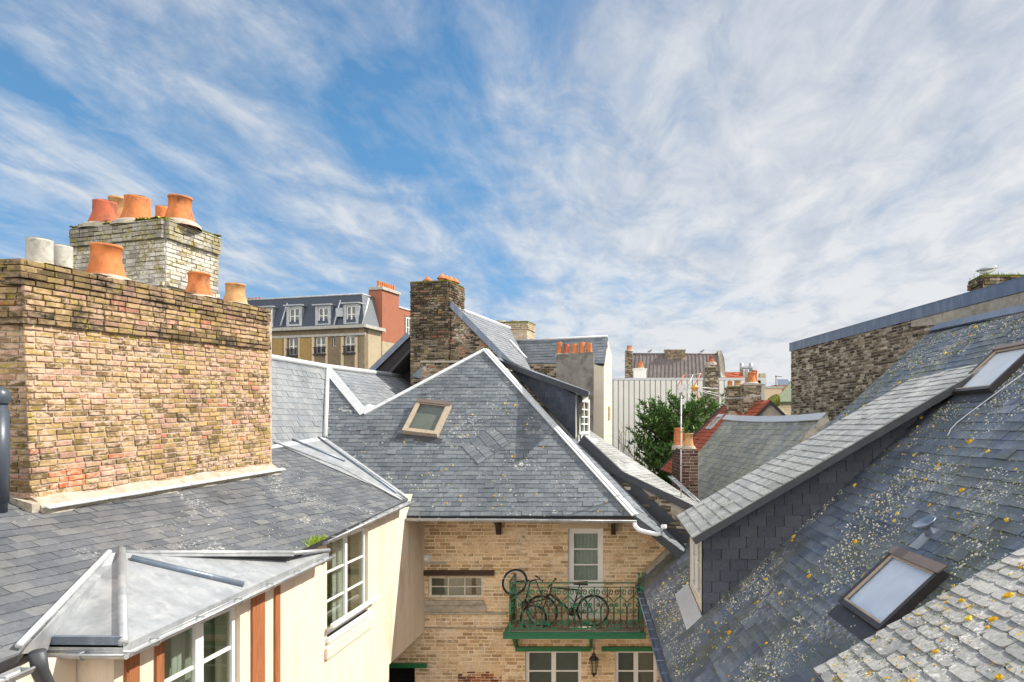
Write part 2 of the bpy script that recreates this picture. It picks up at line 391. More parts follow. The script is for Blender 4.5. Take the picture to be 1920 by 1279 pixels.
M = {}
M['slate_left'] = slate_mat('slate_left', (.09,.10,.118), (.125,.135,.152), (.17,.175,.182), white=.22, rough=.5, tone=.5)
M['slate_mid'] = slate_mat('slate_mid', (.10,.12,.14), (.135,.157,.18), (.18,.20,.22), white=.26, yellow=.0, moss=.0, rough=.48, fine=16, patch=1.4)
M['slate_wing'] = slate_mat('slate_wing', (.17,.19,.215), (.20,.22,.24), (.24,.255,.27), white=.12, rough=.5, tone=.3)
M['slate_right'] = slate_mat('slate_right', (.085,.11,.16), (.12,.15,.205), (.17,.20,.25), white=.55, yellow=.2, moss=.65, rough=.40, fine=34, patch=.55)
M['slate_up'] = slate_mat('slate_up', (.10,.12,.15), (.13,.15,.18), (.17,.19,.215), white=.4, yellow=.3, moss=.5, rough=.42, fine=30, patch=.6)
M['slate_dormer'] = slate_mat('slate_dormer', (.30,.31,.31), (.38,.39,.385), (.46,.465,.45), white=.22, yellow=.22, moss=.25, rough=.5, tone=.3, fine=50)
M['slate_lichen'] = slate_mat('slate_lichen', (.25,.255,.26), (.33,.33,.325), (.42,.415,.39), white=.75, yellow=1.6, moss=.2, rough=.6, tone=.3, fine=42, patch=1.2)
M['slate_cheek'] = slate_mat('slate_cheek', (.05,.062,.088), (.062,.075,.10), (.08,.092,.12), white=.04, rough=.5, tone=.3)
M['slate_green'] = slate_mat('slate_green', (.24,.26,.25), (.32,.33,.29), (.42,.41,.33), white=.03, moss=.4, rough=.5, tone=.5)
M['slate_far'] = slate_mat('slate_far', (.13,.15,.18), (.16,.18,.205), (.19,.21,.235), white=.12, rough=.5)
M['deck'] = plain('deck', (.05,.052,.058), .8)
M['zinc'] = plain('zinc', (.39,.41,.43), .45, .24, 5, .5, .4, .15, (.55,.56,.56), (4, .48, .7), (1,1,1))
M['zinc_blue'] = plain('zinc_blue', (.17,.21,.28), .42, .2, 7, .5, .4, .08, (.28,.33,.40), (6,.5,.75), (1,1,.25))
M['lead'] = plain('lead', (.62,.64,.66), .5, .12, 8, .4, .2, .1)
M['zinc_dark'] = plain('zinc_dark', (.07,.075,.085), .5, .2, 8, .4, .3, .1)
M['mortar_pink'] = plain('mortar_pink', (.50,.40,.33), .95, .3, 9, .1, 0, .6, (.30,.24,.17), (5,.5,.66))
M['mortar_grey'] = plain('mortar_grey', (.42,.38,.32), .95, .3, 9, .1, 0, .6, (.25,.22,.17), (4,.5,.66))
M['mortar_cream'] = plain('mortar_cream', (.84,.72,.55), .95, .2, 9, .1, 0, .5, (.45,.36,.27), (2,.52,.7))
M['brick_yellow'] = brick_mat('brick_yellow', [(0,(.14,.10,.045)),(.25,(.27,.18,.075)),(.5,(.42,.29,.115)),(.72,(.53,.37,.17)),(.82,(.46,.27,.19)),(.95,(.50,.30,.22)),(.985,(.45,.17,.10)),(1,(.60,.17,.07))], .95, .9, (.64,.46,.34), .06)
M['brick_white'] = brick_mat('brick_white', [(0,(.30,.27,.22)),(.4,(.50,.47,.41)),(1,(.66,.63,.56))], .6, .8, (.78,.74,.68), .8, (.09,.08,.045))
M['brick_dark'] = brick_mat('brick_dark', [(0,(.05,.038,.028)),(.35,(.13,.10,.065)),(.6,(.25,.20,.13)),(.8,(.36,.30,.20)),(.92,(.32,.13,.08)),(1,(.46,.40,.30))], .9, .15, moss=-.2, soot=(.028,.024,.02))
M['brick_wallr'] = brick_mat('brick_wallr', [(0,(.06,.045,.03)),(.3,(.14,.11,.07)),(.55,(.25,.20,.13)),(.75,(.42,.35,.25)),(1,(.62,.54,.42))], .85, .1)
M['brick_cream'] = brick_mat('brick_cream', [(0,(.42,.27,.13)),(.3,(.66,.45,.24)),(.7,(.78,.56,.33)),(1,(.86,.67,.44))], .40, .30, (.80,.67,.52), soot=(.16,.115,.08))
M['brick_redmix'] = brick_mat('brick_redmix', [(0,(.12,.05,.03)),(.4,(.38,.13,.07)),(.8,(.50,.19,.10)),(1,(.55,.36,.24))], .5)
M['brick_brown'] = brick_mat('brick_brown', [(0,(.07,.04,.035)),(.5,(.15,.08,.065)),(1,(.24,.14,.11))], .4, soot=(.03,.025,.02))
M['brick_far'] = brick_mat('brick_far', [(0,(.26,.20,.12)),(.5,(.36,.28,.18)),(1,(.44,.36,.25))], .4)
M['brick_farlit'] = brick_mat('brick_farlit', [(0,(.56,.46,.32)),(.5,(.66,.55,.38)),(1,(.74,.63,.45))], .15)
M['brick_red'] = brick_mat('brick_red', [(0,(.44,.15,.085)),(.5,(.54,.20,.12)),(1,(.60,.26,.17))], .15)
M['cream'] = plain('cream', (.78,.665,.535), .92, .12, 1.3, .15, 0, .5, (.60,.50,.39), (3.0,.50,.72), (1,1,.22))
M['cream_dim'] = plain('cream_dim', (.62,.50,.35), .9, .1, 3, .15, 0, .25)
M['block'] = plain('block', (.74,.68,.55), .9, .08, 3, .15, 0, .3)
M['mortar_fillet'] = plain('mortar_fillet', (.44,.40,.33), .95, .25, 6, .1, 0, .7, (.34,.29,.22), (5,.5,.62))
M['render_grey'] = plain('render_grey', (.26,.25,.23), .95, .25, 4, .1, 0, .5, (.15,.145,.13), (2.5,.46,.62))
M['white'] = plain('white', (.80,.79,.76), .45, .04, 8, .4, 0, .03)
M['white_worn'] = plain('white_worn', (.70,.66,.56), .7, .15, 12, .3, 0, .2, (.36,.30,.22), (9,.55,.65))
M['pvc'] = plain('pvc', (.80,.82,.86), .35, .05, 8)
M['pvc_dark'] = plain('pvc_dark', (.06,.075,.10), .35, .1, 8)
M['wood_red'] = plain('wood_red', (.36,.135,.055), .7, .25, 5, .3, 0, .3, (.24,.09,.04), (4,.5,.65), (6,6,.5))
M['wood_dark'] = plain('wood_dark', (.06,.035,.028), .8, .3, 6)
M['green'] = plain('green', (.018,.165,.08), .45, .2, 9, .5, 0, .1, (.035,.09,.045), (9,.56,.64))
M['green_dark'] = plain('green_dark', (.018,.17,.055), .5, .2, 9, .5, 0, .1)
M['rail'] = plain('rail', (.022,.17,.085), .55, .3, 14, .4, 0, .15, (.075,.04,.025), (7,.47,.55))
M['rust'] = plain('rust', (.13,.06,.035), .8, .3, 12)
M['terra'] = plain('terra', (.60,.205,.07), .8, .28, 7, .3, 0, .45, (.20,.11,.07), (5,.50,.70), (1,1,.5))
M['terra_red'] = plain('terra_red', (.50,.14,.07), .8, .3, 7, .3, 0, .45, (.20,.09,.06), (5,.48,.66), (1,1,.5))
M['terra_tan'] = plain('terra_tan', (.58,.33,.15), .8, .2, 7, .3, 0, .3, (.36,.22,.11), (6,.5,.68))
M['soot'] = plain('soot', (.05,.035,.028), .95, .4, 14)
M['concrete'] = plain('concrete', (.46,.45,.41), .95, .2, 11, .1, 0, .4, (.30,.29,.24), (7,.5,.66))
M['tile_red'] = slate_mat('tile_red', (.32,.07,.035), (.40,.095,.05), (.46,.13,.07), white=.05, moss=.15, rough=.7, tone=.3, spec=.3)
M['iron'] = plain('iron', (.035,.033,.035), .5, .3, 12)
M['alu'] = plain('alu', (.55,.55,.56), .4, .1, 20, .5, .5)
M['rubber'] = plain('rubber', (.018,.018,.018), .7, .2, 30)
M['paint_black'] = plain('paint_black', (.02,.02,.022), .3, .2, 12)
M['orange'] = plain('orange', (.85,.18,.02), .4, .05, 12)
M['antenna_red'] = plain('antenna_red', (.65,.16,.12), .5, .1, 12)
M['antenna_yellow'] = plain('antenna_yellow', (.62,.32,.05), .5, .1, 12)
M['brown_frame'] = plain('brown_frame', (.17,.13,.11), .45, .15, 9, .5, .2)
M['beige_frame'] = plain('beige_frame', (.42,.34,.26), .6, .2, 12)
M['dark_frame'] = plain('dark_frame', (.055,.05,.05), .4, .15, 9, .5, .3)
M['curtain'] = plain('curtain', (.72,.72,.68), .9, .05, 9)
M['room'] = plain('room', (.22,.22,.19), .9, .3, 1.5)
M['room_lit'] = plain('room_lit', (.50,.51,.42), .9, .35, 1.2)  # paler copy of the room lining, brightness put into the colour
M['black_void'] = plain('black_void', (.006,.005,.005), .9, .1)
M['glass'] = glass_mat('glass', (.80,.85,.82), .05)
M['glass_sky'] = glass_mat('glass_sky', (.97,.98,1.0), .16)
M['pane_backing'] = plain('pane_backing', (.90,.93,.95), .9, .12, 3)  # near-white sheet under skylight panes, painted in place of reflected clouds
M['rib_recess_shade'] = plain('rib_recess_shade', (.45,.44,.40), .8, .1, 3)  # darker base between the hall ribs, recess shade put into the colour
M['corrugated'] = plain('corrugated', (.82,.81,.75), .6, .06, 1.2, .3, 0, .05)
M['pinkroof'] = plain('pinkroof', (.17,.145,.14), .6, .15, 2, .4, .2, .1, (.24,.21,.20), (1.5,.5,.7))
M['asphalt'] = plain('asphalt', (.055,.055,.055), .9, .2, 3)
M['paving'] = plain('paving', (.26,.24,.21), .9, .2, 2)
M['copper_green'] = plain('copper_green', (.16,.19,.12), .7, .2, 4)
M['bark'] = plain('bark', (.12,.09,.065), .9, .25, 9)
M['twig'] = plain('twig', (.17,.13,.11), .9, .25, 9)
def leaf_mat(name, a, b_, c):
    m, nt, b, pos, sp = newmat(name, .55, .3)
    L(nt, ramp(nt, sp[0], [(0,a),(.55,b_),(1,c)]), b.inputs['Base Color']); return m
M['leaf'] = leaf_mat('leaf', (.04,.09,.025), (.09,.19,.04), (.22,.34,.07))
M['grass'] = leaf_mat('grass', (.16,.26,.02), (.30,.42,.04), (.42,.50,.08))
M['moss'] = plain('moss', (.13,.14,.03), .95, .4, 25, .1, 0, .8)
M['feather'] = plain('feather', (.75,.75,.74), .7, .05, 9)
M['feather_grey'] = plain('feather_grey', (.26,.28,.30), .7, .1, 9)

# ------------------------------------------------------------------ shared builders
def strip(mb, p, q, w, n, mi=0, t=.012, h=.012):
    """flat flashing strip between p and q lying on a surface with normal n"""
    p, q, n = V(p), V(q), V(n).normalized(); mb.bar(p+n*h, q+n*h, w, t, n, mi)
def laps(mb, p, q, w, n, k, mi=0, t=.012):
    """lapped joints across a flashing strip"""
    p, q, n = V(p), V(q), V(n).normalized(); d = (q-p).normalized(); s_ = d.cross(n).normalized()
    for i in range(1, k):
        c = p.lerp(q, (i+R.uniform(-.12,.12))/k); mb.bar(c-s_*w*.53, c+s_*w*.53, .035, t, n, mi)
def pot(parent, c, r0, r1, h, mat_, name='chimney_pot', lip=True, n=22, tilt=(0,0,1), label=None, wob=0.0, bot=None):
    mb = MB(); t = .18*r1
    pr = [(r0, -.04), (r0, 0), (r0+(r1-r0)*.35, h*.22), (r1, h*.6), (r1, h*.93)]
    if bot: pr = bot
    if lip: pr += [(r1*1.07, h*.94), (r1*1.07, h)]
    else: pr += [(r1, h)]
    pr += [(r1-t, h), (r1-t, h*.3), (.001, h*.25)]
    mb.lathe(c, pr, n, 0, axis=tilt, wob=wob)
    rb = pr[1][0]; mb.lathe(c, [(rb*1.38, -.05), (rb*1.30, .015), (rb*1.12, .05+.02*R.random()), (rb*.96, .07)], n, 1, wob=.05)
    mb.lathe(V(c)+V((0,0,h+.002)), [(r1*1.0, -.0), (r1*.93, .004), (r1-t, .0), (r1-t-.003, -h*.5)], n, 2)
    o = mb.build(name, [mat_, M['mortar_fillet'], M['soot']], parent)
    if label: o['label'] = label
    return o
def window(parent, fr, a0, a1, b0, b1, h=-.12, cols=2, rows=3, fw=.055, bw=.022, mat_=None, back=True, backmat=None, glass=None, name='window', mull=0, sill=None, curtain=None, dmax=.5):
    """casement window in wall frame fr: frame mesh with pane (and sill, curtain) as sub-parts"""
    mat_ = mat_ or M['white']; mb = MB(); d = .05
    for (x0,x1,y0,y1) in ((a0,a0+fw,b0,b1),(a1-fw,a1,b0,b1),(a0+fw,a1-fw,b0,b0+fw),(a0+fw,a1-fw,b1-fw,b1)): mb.fbox(fr, x0,x1,y0,y1,h,h+d)
    leaves = 2 if mull else 1; ia0, ia1 = a0+fw, a1-fw
    cells = [(ia0, ia1)]
    if mull:
        mid = (ia0+ia1)/2; mb.fbox(fr, mid-mull/2, mid+mull/2, b0+fw, b1-fw, h+.003, h+d+.006); cells = [(ia0, mid-mull/2), (mid+mull/2, ia1)]
    for (x0, x1) in cells:
        for k in range(1, cols):
            x = x0+(x1-x0)*k/cols; mb.fbox(fr, x-bw/2, x+bw/2, b0+fw, b1-fw, h+.008, h+.035)
        for k in range(1, rows):
            y = b0+fw+(b1-b0-2*fw)*k/rows; mb.fbox(fr, x0, x1, y-bw/2, y+bw/2, h+.010, h+.037)
    w = mb.build(name, mat_, parent)
    g = MB(); g.prism([fr.d3(ia0-.01,b0+fw-.01,h+.018), fr.d3(ia1+.01,b0+fw-.01,h+.018), fr.d3(ia1+.01,b1-fw+.01,h+.018), fr.d3(ia0-.01,b1-fw+.01,h+.018)], fr.n*.004)
    g.build('pane', glass or M['glass'], w)
    if back:
        bk = MB(); z = h-dmax
        q = [fr.d3(a0,b0,h), fr.d3(a1,b0,h), fr.d3(a1,b1,h), fr.d3(a0,b1,h)]; q2 = [fr.d3(a0-.1,b0-.1,z), fr.d3(a1+.1,b0-.1,z), fr.d3(a1+.1,b1+.1,z), fr.d3(a0-.1,b1+.1,z)]
        bk.raw(q+q2, [(4,5,6,7)]+[(i,(i+1)%4,(i+1)%4+4,i+4) for i in range(4)])
        bk.build('room_lining', backmat or M['room'], w)
    if curtain:
        c = MB(); x0, x1 = curtain; n = 22
        pts = [(x0+(x1-x0)*i/n, h-.09+.022*math.sin(i*1.9)) for i in range(n+1)]
        c.raw([fr.d3(x, b0+.02, y) for x, y in pts]+[fr.d3(x, b1-.03, y) for x, y in pts], [(i,i+1,i+n+2,i+n+1) for i in range(n)], 0, smooth=True)
        c.build('curtain', M['curtain'], w)
    if sill:
        s_ = MB(); s_.fbox(fr, a0-.05, a1+.05, b0-.07, b0-.003, h-.02, sill); s_.build('sill', mat_, w)
    return w
def skylight(parent, fr, a0, a1, b0, b1, lift=.08, frame=None, cover=None, fw=.07, glass=None, lift_low=None, name='skylight', label=None):
    frame = frame or M['brown_frame']; lo = lift_low if lift_low is not None else lift
    def P_(a, b, h): return fr.d3(a, b, h)
    hb = lambda b: lo+(lift-lo)*((b-b0)/(b1-b0))
    mb = MB()
    def solid(x0,x1,y0,y1,dz=0):
        vs = [P_(x0,y0,.0),P_(x1,y0,.0),P_(x1,y1,.0),P_(x0,y1,.0),P_(x0,y0,hb(y0)+dz),P_(x1,y0,hb(y0)+dz),P_(x1,y1,hb(y1)+dz),P_(x0,y1,hb(y1)+dz)]
        mb.raw(vs, [(3,2,1,0),(4,5,6,7),(0,1,5,4),(1,2,6,5),(2,3,7,6),(3,0,4,7)])
    solid(a0,a0+fw,b0,b1); solid(a1-fw,a1,b0,b1); solid(a0+fw,a1-fw,b0,b0+fw,-.004); solid(a0+fw,a1-fw,b1-fw,b1,-.002)
    o = mb.build(name, frame, parent)
    if label: o['label'] = label
    c = MB(); hh = lift+.002
    c.prism([P_(a0-.01,b1-fw*1.1,hh),P_(a1+.01,b1-fw*1.1,hh),P_(a1+.01,b1+.05,hh-.02),P_(a0-.01,b1+.05,hh-.02)], fr.n*.018); c.build('top_cover', cover or frame, o)
    i = MB(); x0, x1, y0, y1 = a0+fw, a1-fw, b0+fw, b1-fw
    s2 = .022
    for (xa,xb,ya,yb) in ((x0,x0+s2,y0,y1),(x1-s2,x1,y0,y1),(x0+s2,x1-s2,y0,y0+s2),(x0+s2,x1-s2,y1-s2,y1)):
        vs = [P_(xa,ya,hb(ya)-.03),P_(xb,ya,hb(ya)-.03),P_(xb,yb,hb(yb)-.03),P_(xa,yb,hb(yb)-.03),P_(xa,ya,hb(ya)-.006),P_(xb,ya,hb(ya)-.006),P_(xb,yb,hb(yb)-.006),P_(xa,yb,hb(yb)-.006)]
        i.raw(vs, [(3,2,1,0),(4,5,6,7),(0,1,5,4),(1,2,6,5),(2,3,7,6),(3,0,4,7)])
    i.build('sash', M['beige_frame'], o)
    g = MB(); vs = [P_(x0,y0,hb(y0)-.022),P_(x1,y0,hb(y0)-.022),P_(x1,y1,hb(y1)-.022),P_(x0,y1,hb(y1)-.022)]
    g.raw(vs, [(0,1,2,3)]); g.build('pane', glass or M['glass_sky'], o)
    bk = MB(); vs = [P_(x0,y0,.045),P_(x1,y0,.045),P_(x1,y1,.045),P_(x0,y1,.045)]; bk.raw(vs, [(0,1,2,3)]); bk.build('pane_backing', M['pane_backing'] if glass is None else M['room'], o)  # backing sheet under the pane; the bright version stands for cloud reflection
    fl = MB()
    fl.prism([P_(a0-.12,b0-.16,.016),P_(a1+.12,b0-.16,.016),P_(a1+.12,b0-.002,.02),P_(a0-.12,b0-.002,.02)], fr.n*.004)
    fl.build('apron', M['zinc_dark'] if frame != M['brown_frame'] else M['slate_mid'], o)
    return o
def brick_chimney(parent, c, d1, d2, l1, l2, z0, z1, mat_, mortar, name='chimney', prot=None, w=.23, h=.072, side=.012, seed=3, rough=1.0, cap=None, capmat=None, tint=None, skip=0.0, faces='ab', g=.010, label=None):
    """free-standing stack: corner c (x,y), face a runs along d1 (l1 m), face b along d2 (l2 m)"""
    d1 = V((d1[0],d1[1],0)).normalized(); d2 = V((d2[0],d2[1],0)).normalized(); c = V((c[0],c[1],0)); mb = MB()
    q = [c, c+d1*l1, c+d1*l1+d2*l2, c+d2*l2]
    mb.prism([p+V((0,0,z0)) for p in q], (0,0,z1-z0), 1)
    cen = (q[0]+q[2])/2
    for k in range(4):
        p, r = q[k], q[(k+1)%4]; mid = (p+r)/2; e = (r-p).normalized(); n = e.cross(V((0,0,1)))
        if n.dot(mid-cen) < 0: e = -e; p, r = r, p; n = -n
        if n.dot(-mid) < 0: continue      # never seen from this side of the roofs: plain mortared face
        fr = Frame(p+V((0,0,z0)), e, (0,0,1)); ln = (r-p).length; ex = .02
        bricks(mb, fr, [(-.0,0),(ln+.0,0),(ln+.0,z1-z0),(0,z1-z0)], w=w, h=h, g=g, prot=prot, depth=0, seed=seed+k, rough=rough, side=side, tint=tint, skip=skip)
    if cap:
        ov, th = cap; qq = [cen+(p-cen)*(1+ov/((p-cen).length)) for p in q]
        mb.prism([p+V((0,0,z1)) for p in qq], (0,0,th), 2)
    o = mb.build(name, [mat_, mortar, capmat or mortar], parent)
    if label: o['label'] = label
    return o
# ------------------------------------------------------------------ ground
g = MB(); g.face([(-600,-100,-9.2),(600,-100,-9.2),(600,900,-9.2),(-600,900,-9.2)])
tag(g.build('ground', M['asphalt']), None, None, kind='structure')
g = MB(); g.face([(-5,-3,-9.196),(1.2,-3,-9.196),(1.2,15.7,-9.196),(-5,15.7,-9.196)])
tag(g.build('courtyard_paving', M['paving']), None, None, kind='structure')
GZ = -9.2
# ================================================================== LEFT HOUSE
E0, E1, VT = V((-4.62,5.42,-1.85)), V((-4.0,14.03,-1.41)), V((-6.40,15.93,-.25))
LP = Plane.three(E0, E1, VT); CP = Plane((0,14.4,-1.78), (0,-1,1))
ln_ = LP.n
lh = thing('cream_house', 'cream rendered house under a wide dark slate roof, with a zinc-roofed bay window', 'house', (-6,9,GZ))
fr = roof_frame(LP)
EN = E0+(E0-E1)*.3; TL = EN+fr.e2*4.7
K1 = LP.hit(440, 843)
mb = MB()
EVe = LP.hit(546,1041); LLe = LP.hit(35,1228); APe = LP.hit(228,1041); AP2e = LP.hit(203,1045)
roof(mb, LP, [[APe, EVe, E1, VT, K1], [APe, K1, TL, AP2e], [AP2e, TL, EN, LLe]], w=.225, h=.135, t=.011, seed=11)
mb.prism([TL, K1, K1+V((-3.2,0,-1.9)), TL+V((-3.2,0,-1.9))], (0,0,-.1), 1)
mb.build('roof', [M['slate_left'], M['deck']], lh)
# wall line
def WX(y): return -4.15+.04*(y-14.03)
wd = V((.04,1,0)).normalized(); WF = Frame((WX(0),0,0), wd, (0,0,1))
def wa(y): return y/wd.y
def wy(u): return 4.711/(.04+(1150-u)/1350)
def ztop(y): return LP.z(WX(y), y)-.075
ya, yb, yc, yd = wy(613), wy(690), wy(300), wy(450)
HA = (wa(ya), wa(yb), -3.15, -1.70); HB = (wa(yc), wa(yd), -3.95, -2.04)
mb = MB()
wp = [(wa(6.42), GZ), (wa(15.598), GZ), (wa(15.598), ztop(15.6)+.0), (wa(13.5), ztop(13.5)), (wa(6.42), -1.99)]
for c in subtract(ccw(wp), [HA, HB, (wa(13.4), 99, -99, -4.42)]):
    mb.prism([WF.d3(a,b,0) for a,b in c], WF.n*-.3, 0)
mb.prism([(WX(6.42)-.012,6.42,GZ),(-4.98,6.42,GZ),(-4.98,6.42,-1.92),(WX(6.42)-.012,6.42,-1.95)], (0,.3,0), 0)
mb.prism([(-4.84,1.0,GZ),(-4.78,6.41,GZ),(-4.78,6.41,-1.97),(-4.84,1.0,-2.2)], (-.3,0,0), 0)
mb.prism([(-4.6,13.4,GZ),(WX(13.4)-.3,13.4,GZ),(WX(13.4)-.3,13.4,-4.42),(-4.6,13.4,-4.42)], (0,-.3,0), 0)
o = mb.build('wall', M['cream'], lh)
mb = MB(); mb.box((-9.5,1,GZ),(-5.2,13,-2.6)); mb.build('house_core', M['deck'], lh)
# windows in the courtyard wall
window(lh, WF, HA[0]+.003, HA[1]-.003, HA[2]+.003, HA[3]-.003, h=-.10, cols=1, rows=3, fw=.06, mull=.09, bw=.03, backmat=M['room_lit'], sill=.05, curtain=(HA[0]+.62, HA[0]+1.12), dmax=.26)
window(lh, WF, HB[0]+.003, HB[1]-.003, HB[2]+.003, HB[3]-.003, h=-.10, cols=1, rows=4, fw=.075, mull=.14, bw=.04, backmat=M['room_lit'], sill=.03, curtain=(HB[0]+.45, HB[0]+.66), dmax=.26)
mb = MB()
mb.fbox(WF, HA[0]-.08, HA[1]+.16, HA[2]-.30, HA[2]-.14, .002, .045); mb.build('sill_band', M['cream'], lh)
mb = MB(); mb.bar(WF.d3(HA[0]-.05, HA[2]+.16, .10), WF.d3(HA[1]+.22, HA[2]+.16, .10), .05, .06, (0,0,1)); mb.build('window_bar', M['white'], lh)
for (u0, u1) in ((232,257),(289,303),(470,493),(513,522)):
    mb = MB(); a0, a1 = wa(wy(u0)), wa(wy(u1)); mb.fbox(WF, a0, a1, GZ, -1.96, .002, .028); mb.build('timber_strip', M['wood_red'], lh)
mb = MB(); mb.box((-4.86,6.38,GZ),(-4.80,6.418,-1.97)); mb.build('timber_strip', M['wood_red'], lh)
# main gutter
tip = LP.hit(600, 1010)
mb = MB(); dn = V((.03,0,-.035)); mb.gutter(E1+dn+V((.035,0,0)), tip+dn+V((.03,0,0)), .06); mb.build('gutter', M['zinc'], lh)
mb = MB(); mb.gutter(EN+dn, LP.pt(E0.x+(5.62-5.42)*.072, 5.62)+dn, .06); mb.build('gutter', M['zinc'], lh)
mb = MB(); q = at(70,1250,5.75); mb.tube([q+V((0,0,.12)), q+V((0,.03,-.05)), q+V((-.02,.12,-.2)), q+V((-.02,.14,-1.2)), q+V((-.02,.14,-6))], .06, 12); mb.build('downpipe', M['zinc_dark'], lh)
# zinc bay roof
AP = LP.hit(228,1043)+V((0,0,.05)); CO = V((-4.28,6.29,-1.905)); TI = V((-4.114,10.42,-1.80)); LL = LP.hit(35,1225)+V((0,0,.04)); FLc = V((-4.93,6.29,-1.90))
AP2 = LP.hit(205,1047)+V((0,0,.05))
bp = MB()
bp.prism([AP, CO, TI], (0,0,-.05)); bp.prism([AP2, AP, CO, FLc, LL], (0,0,-.05))
bo = bp.build('bay_roof', M['zinc'], lh)
def roll(p, q, r=.035, m_='zinc', par=None):
    mb = MB(); mb.tube([p, q], r, 8); return mb.build('zinc_roll', M[m_], par)
up = V((0,0,.02))
roll(AP+up, CO+up, .04, 'zinc', bo); BPl = Plane.three(AP, CO, TI); roll(BPl.hit(244,1049)+BPl.n*.02, BPl.hit(455,1099)+BPl.n*.02, .035, 'zinc_blue', bo)
mb = MB(); mb.tube([APe+ln_*.03, EVe+ln_*.035], .03, 8); mb.bar(APe+ln_*.012, EVe+ln_*.012, .12, .012, ln_); mb.tube([EVe+ln_*.03, TI+up], .028, 8); mb.build('zinc_roll', M['zinc'], bo)
roll(AP2+up, LL+up, .028, 'lead', bo)
mb = MB(); mb.prism([CO+V((0,0,-.02)), FLc+V((0,0,-.02)), FLc+V((0,.0,.07)), CO+V((-.02,0,.07))], (0,.05,0)); mb.build('edge_flashing', M['zinc_blue'], bo)
mb = MB(); go = V((.04,-.0,-.06)); mb.gutter(CO+go, TI+go, .05, straps=.8); mb.gutter(V((-4.98,6.25,-1.965)), V((CO.x+.06,6.25,-1.965)), .05, straps=.8); mb.build('bay_gutter', M['zinc'], lh)
# zinc valley patch
S_ = LP.hit(512,832); TP = LP.hit(757,938)
mb = MB(); mb.prism([p+ln_*.022 for p in (S_, VT, CP.hit(764,938)+V((0,0,.02)), TP)], ln_*.006); 
vo = mb.build('valley_sheet', M['zinc'], lh)
mb = MB(); mb.tube([LP.hit(500,828)+ln_*.035, LP.hit(640,880)+ln_*.035, LP.hit(752,941)+ln_*.035], .024, 8); mb.build('zinc_roll', M['zinc'], vo)
mb = MB(); mb.tube([LP.hit(545,827)+ln_*.04, LP.hit(645,868)+ln_*.04], .028, 8); mb.tube([LP.hit(596,824)+ln_*.04, LP.hit(742,928)+ln_*.04], .028, 8); mb.build('zinc_roll', M['zinc_blue'], vo)
strip(mb := MB(), CP.hit(604,824), CP.hit(764,938), .13, CP.n, h=.022); mb.build('flashing', M['lead'], vo)
strip(mb := MB(), LP.hit(500,842)+ln_*.0, LP.hit(606,824), .12, ln_, h=.02); mb.build('flashing', M['lead'], vo)
# ---- near brick chimney
P0, P1 = LP.hit(60,955), LP.hit(510,882); P1 = P0+(P1-P0)*1.0
ch = V((P1.x-P0.x, P1.y-P0.y, 0)); chL = ch.length; chd = ch.normalized(); chn = V((-chd.y, chd.x, 0))
tilt = V((chd.x, chd.y, .042)).normalized(); DEP = .85
ztp = at(50,490,P0.y).z
CFr = Frame(P0+V((0,0,-.5)), tilt, (V((0,0,1))-tilt*.042).normalized())
H = ztp-(P0.z-.5)
def prot(b):
    d = H-b
    if d < .21: return (.055, .66)
    if d < .28: return (.035, .6)
    if .56 < d < .70: return (.045, .68)
    if d < .56: return (.022, .26)
    return (0, .0)
def tint(a, b):
    zr = b-.5
    if .22 < a < .52 and .16 < zr < .37: return 1.0
    return None
mb = MB()
core = [P0+V((0,0,-.5)), P0+tilt*chL+V((0,0,-.5)), P0+tilt*chL-CFr.n*DEP+V((0,0,-.5)), P0-CFr.n*DEP+V((0,0,-.5))]
mb.prism([p-CFr.n*.004*0 for p in core], V((0,0,H)), 1)
bricks(mb, CFr, [(-.0,0),(chL,0),(chL,H),(0,H)], w=.235, h=.0685, g=.011, prot=prot, depth=0, seed=5, tint=tint, side=.016)
SF = Frame(P0+V((0,0,-.5))+chn*DEP, -chn, (0,0,1))
bricks(mb, SF, [(0,0),(DEP,0),(DEP,H),(0,H)], w=.235, h=.0685, g=.011, prot=prot, depth=0, seed=8, side=.016)
# corner returns so that the projecting courses meet
for (b0, b1, pr_) in ((H-.21, H, .062), (H-.28, H-.21, .042), (H-.70, H-.56, .052)):
    k = int(round((b1-b0)/.0685))
    for i in range(k):
        z0 = b0+i*.0685; mb.fbox(CFr, -.0-pr_, .10+.1*(i%2), z0+.005, z0+.0635, -.1-.1*((i+1)%2), pr_, 0, (R.random(), .6, R.random()))
nc = mb.build('chimney', [M['brick_yellow'], M['mortar_pink']], lh)
nc['label'] = 'long yellow and pink brick chimney with corbelled sooty top courses'
mb = MB(); a = P0-chd*.06; b = P0+(P1-P0)*1.01
e0, e1 = P0.copy(), P1.copy(); outn = -chn
NF = 26; rows = []
for k in range(NF+1):
    q0 = e0.lerp(e1, k/NF)-V((0,0,.06)); w0 = .14+.025*math.sin(k*1.3)+.02*R.random(); hh = .15+.012*math.sin(k*.9)+.015*R.random()
    rows.append((q0, q0+outn*w0, q0+outn*(w0-.03)+V((0,0,.09)), q0+outn*(w0*.55)+V((0,0,hh-.03)), q0+outn*.0+V((0,0,hh+.03))))
vs = [x for r_ in rows for x in r_]; fs = [(k*5+i, (k+1)*5+i, (k+1)*5+i+1, k*5+i+1) for k in range(NF) for i in range(1,4)]
mb.raw(vs, fs+[(0,1,2,3,4), tuple(NF*5+i for i in (4,3,2,1,0))], smooth=False)
q = P0-chd*.10; mb.prism([q+outn*.1-V((0,0,.15)), q+chn*.9-V((0,0,-.12)), P0+chn*.9-V((0,0,-.12)), P0+outn*.1-V((0,0,.15))], (0,0,.22))
mb.build('mortar_fillet', M['mortar_fillet'], nc)
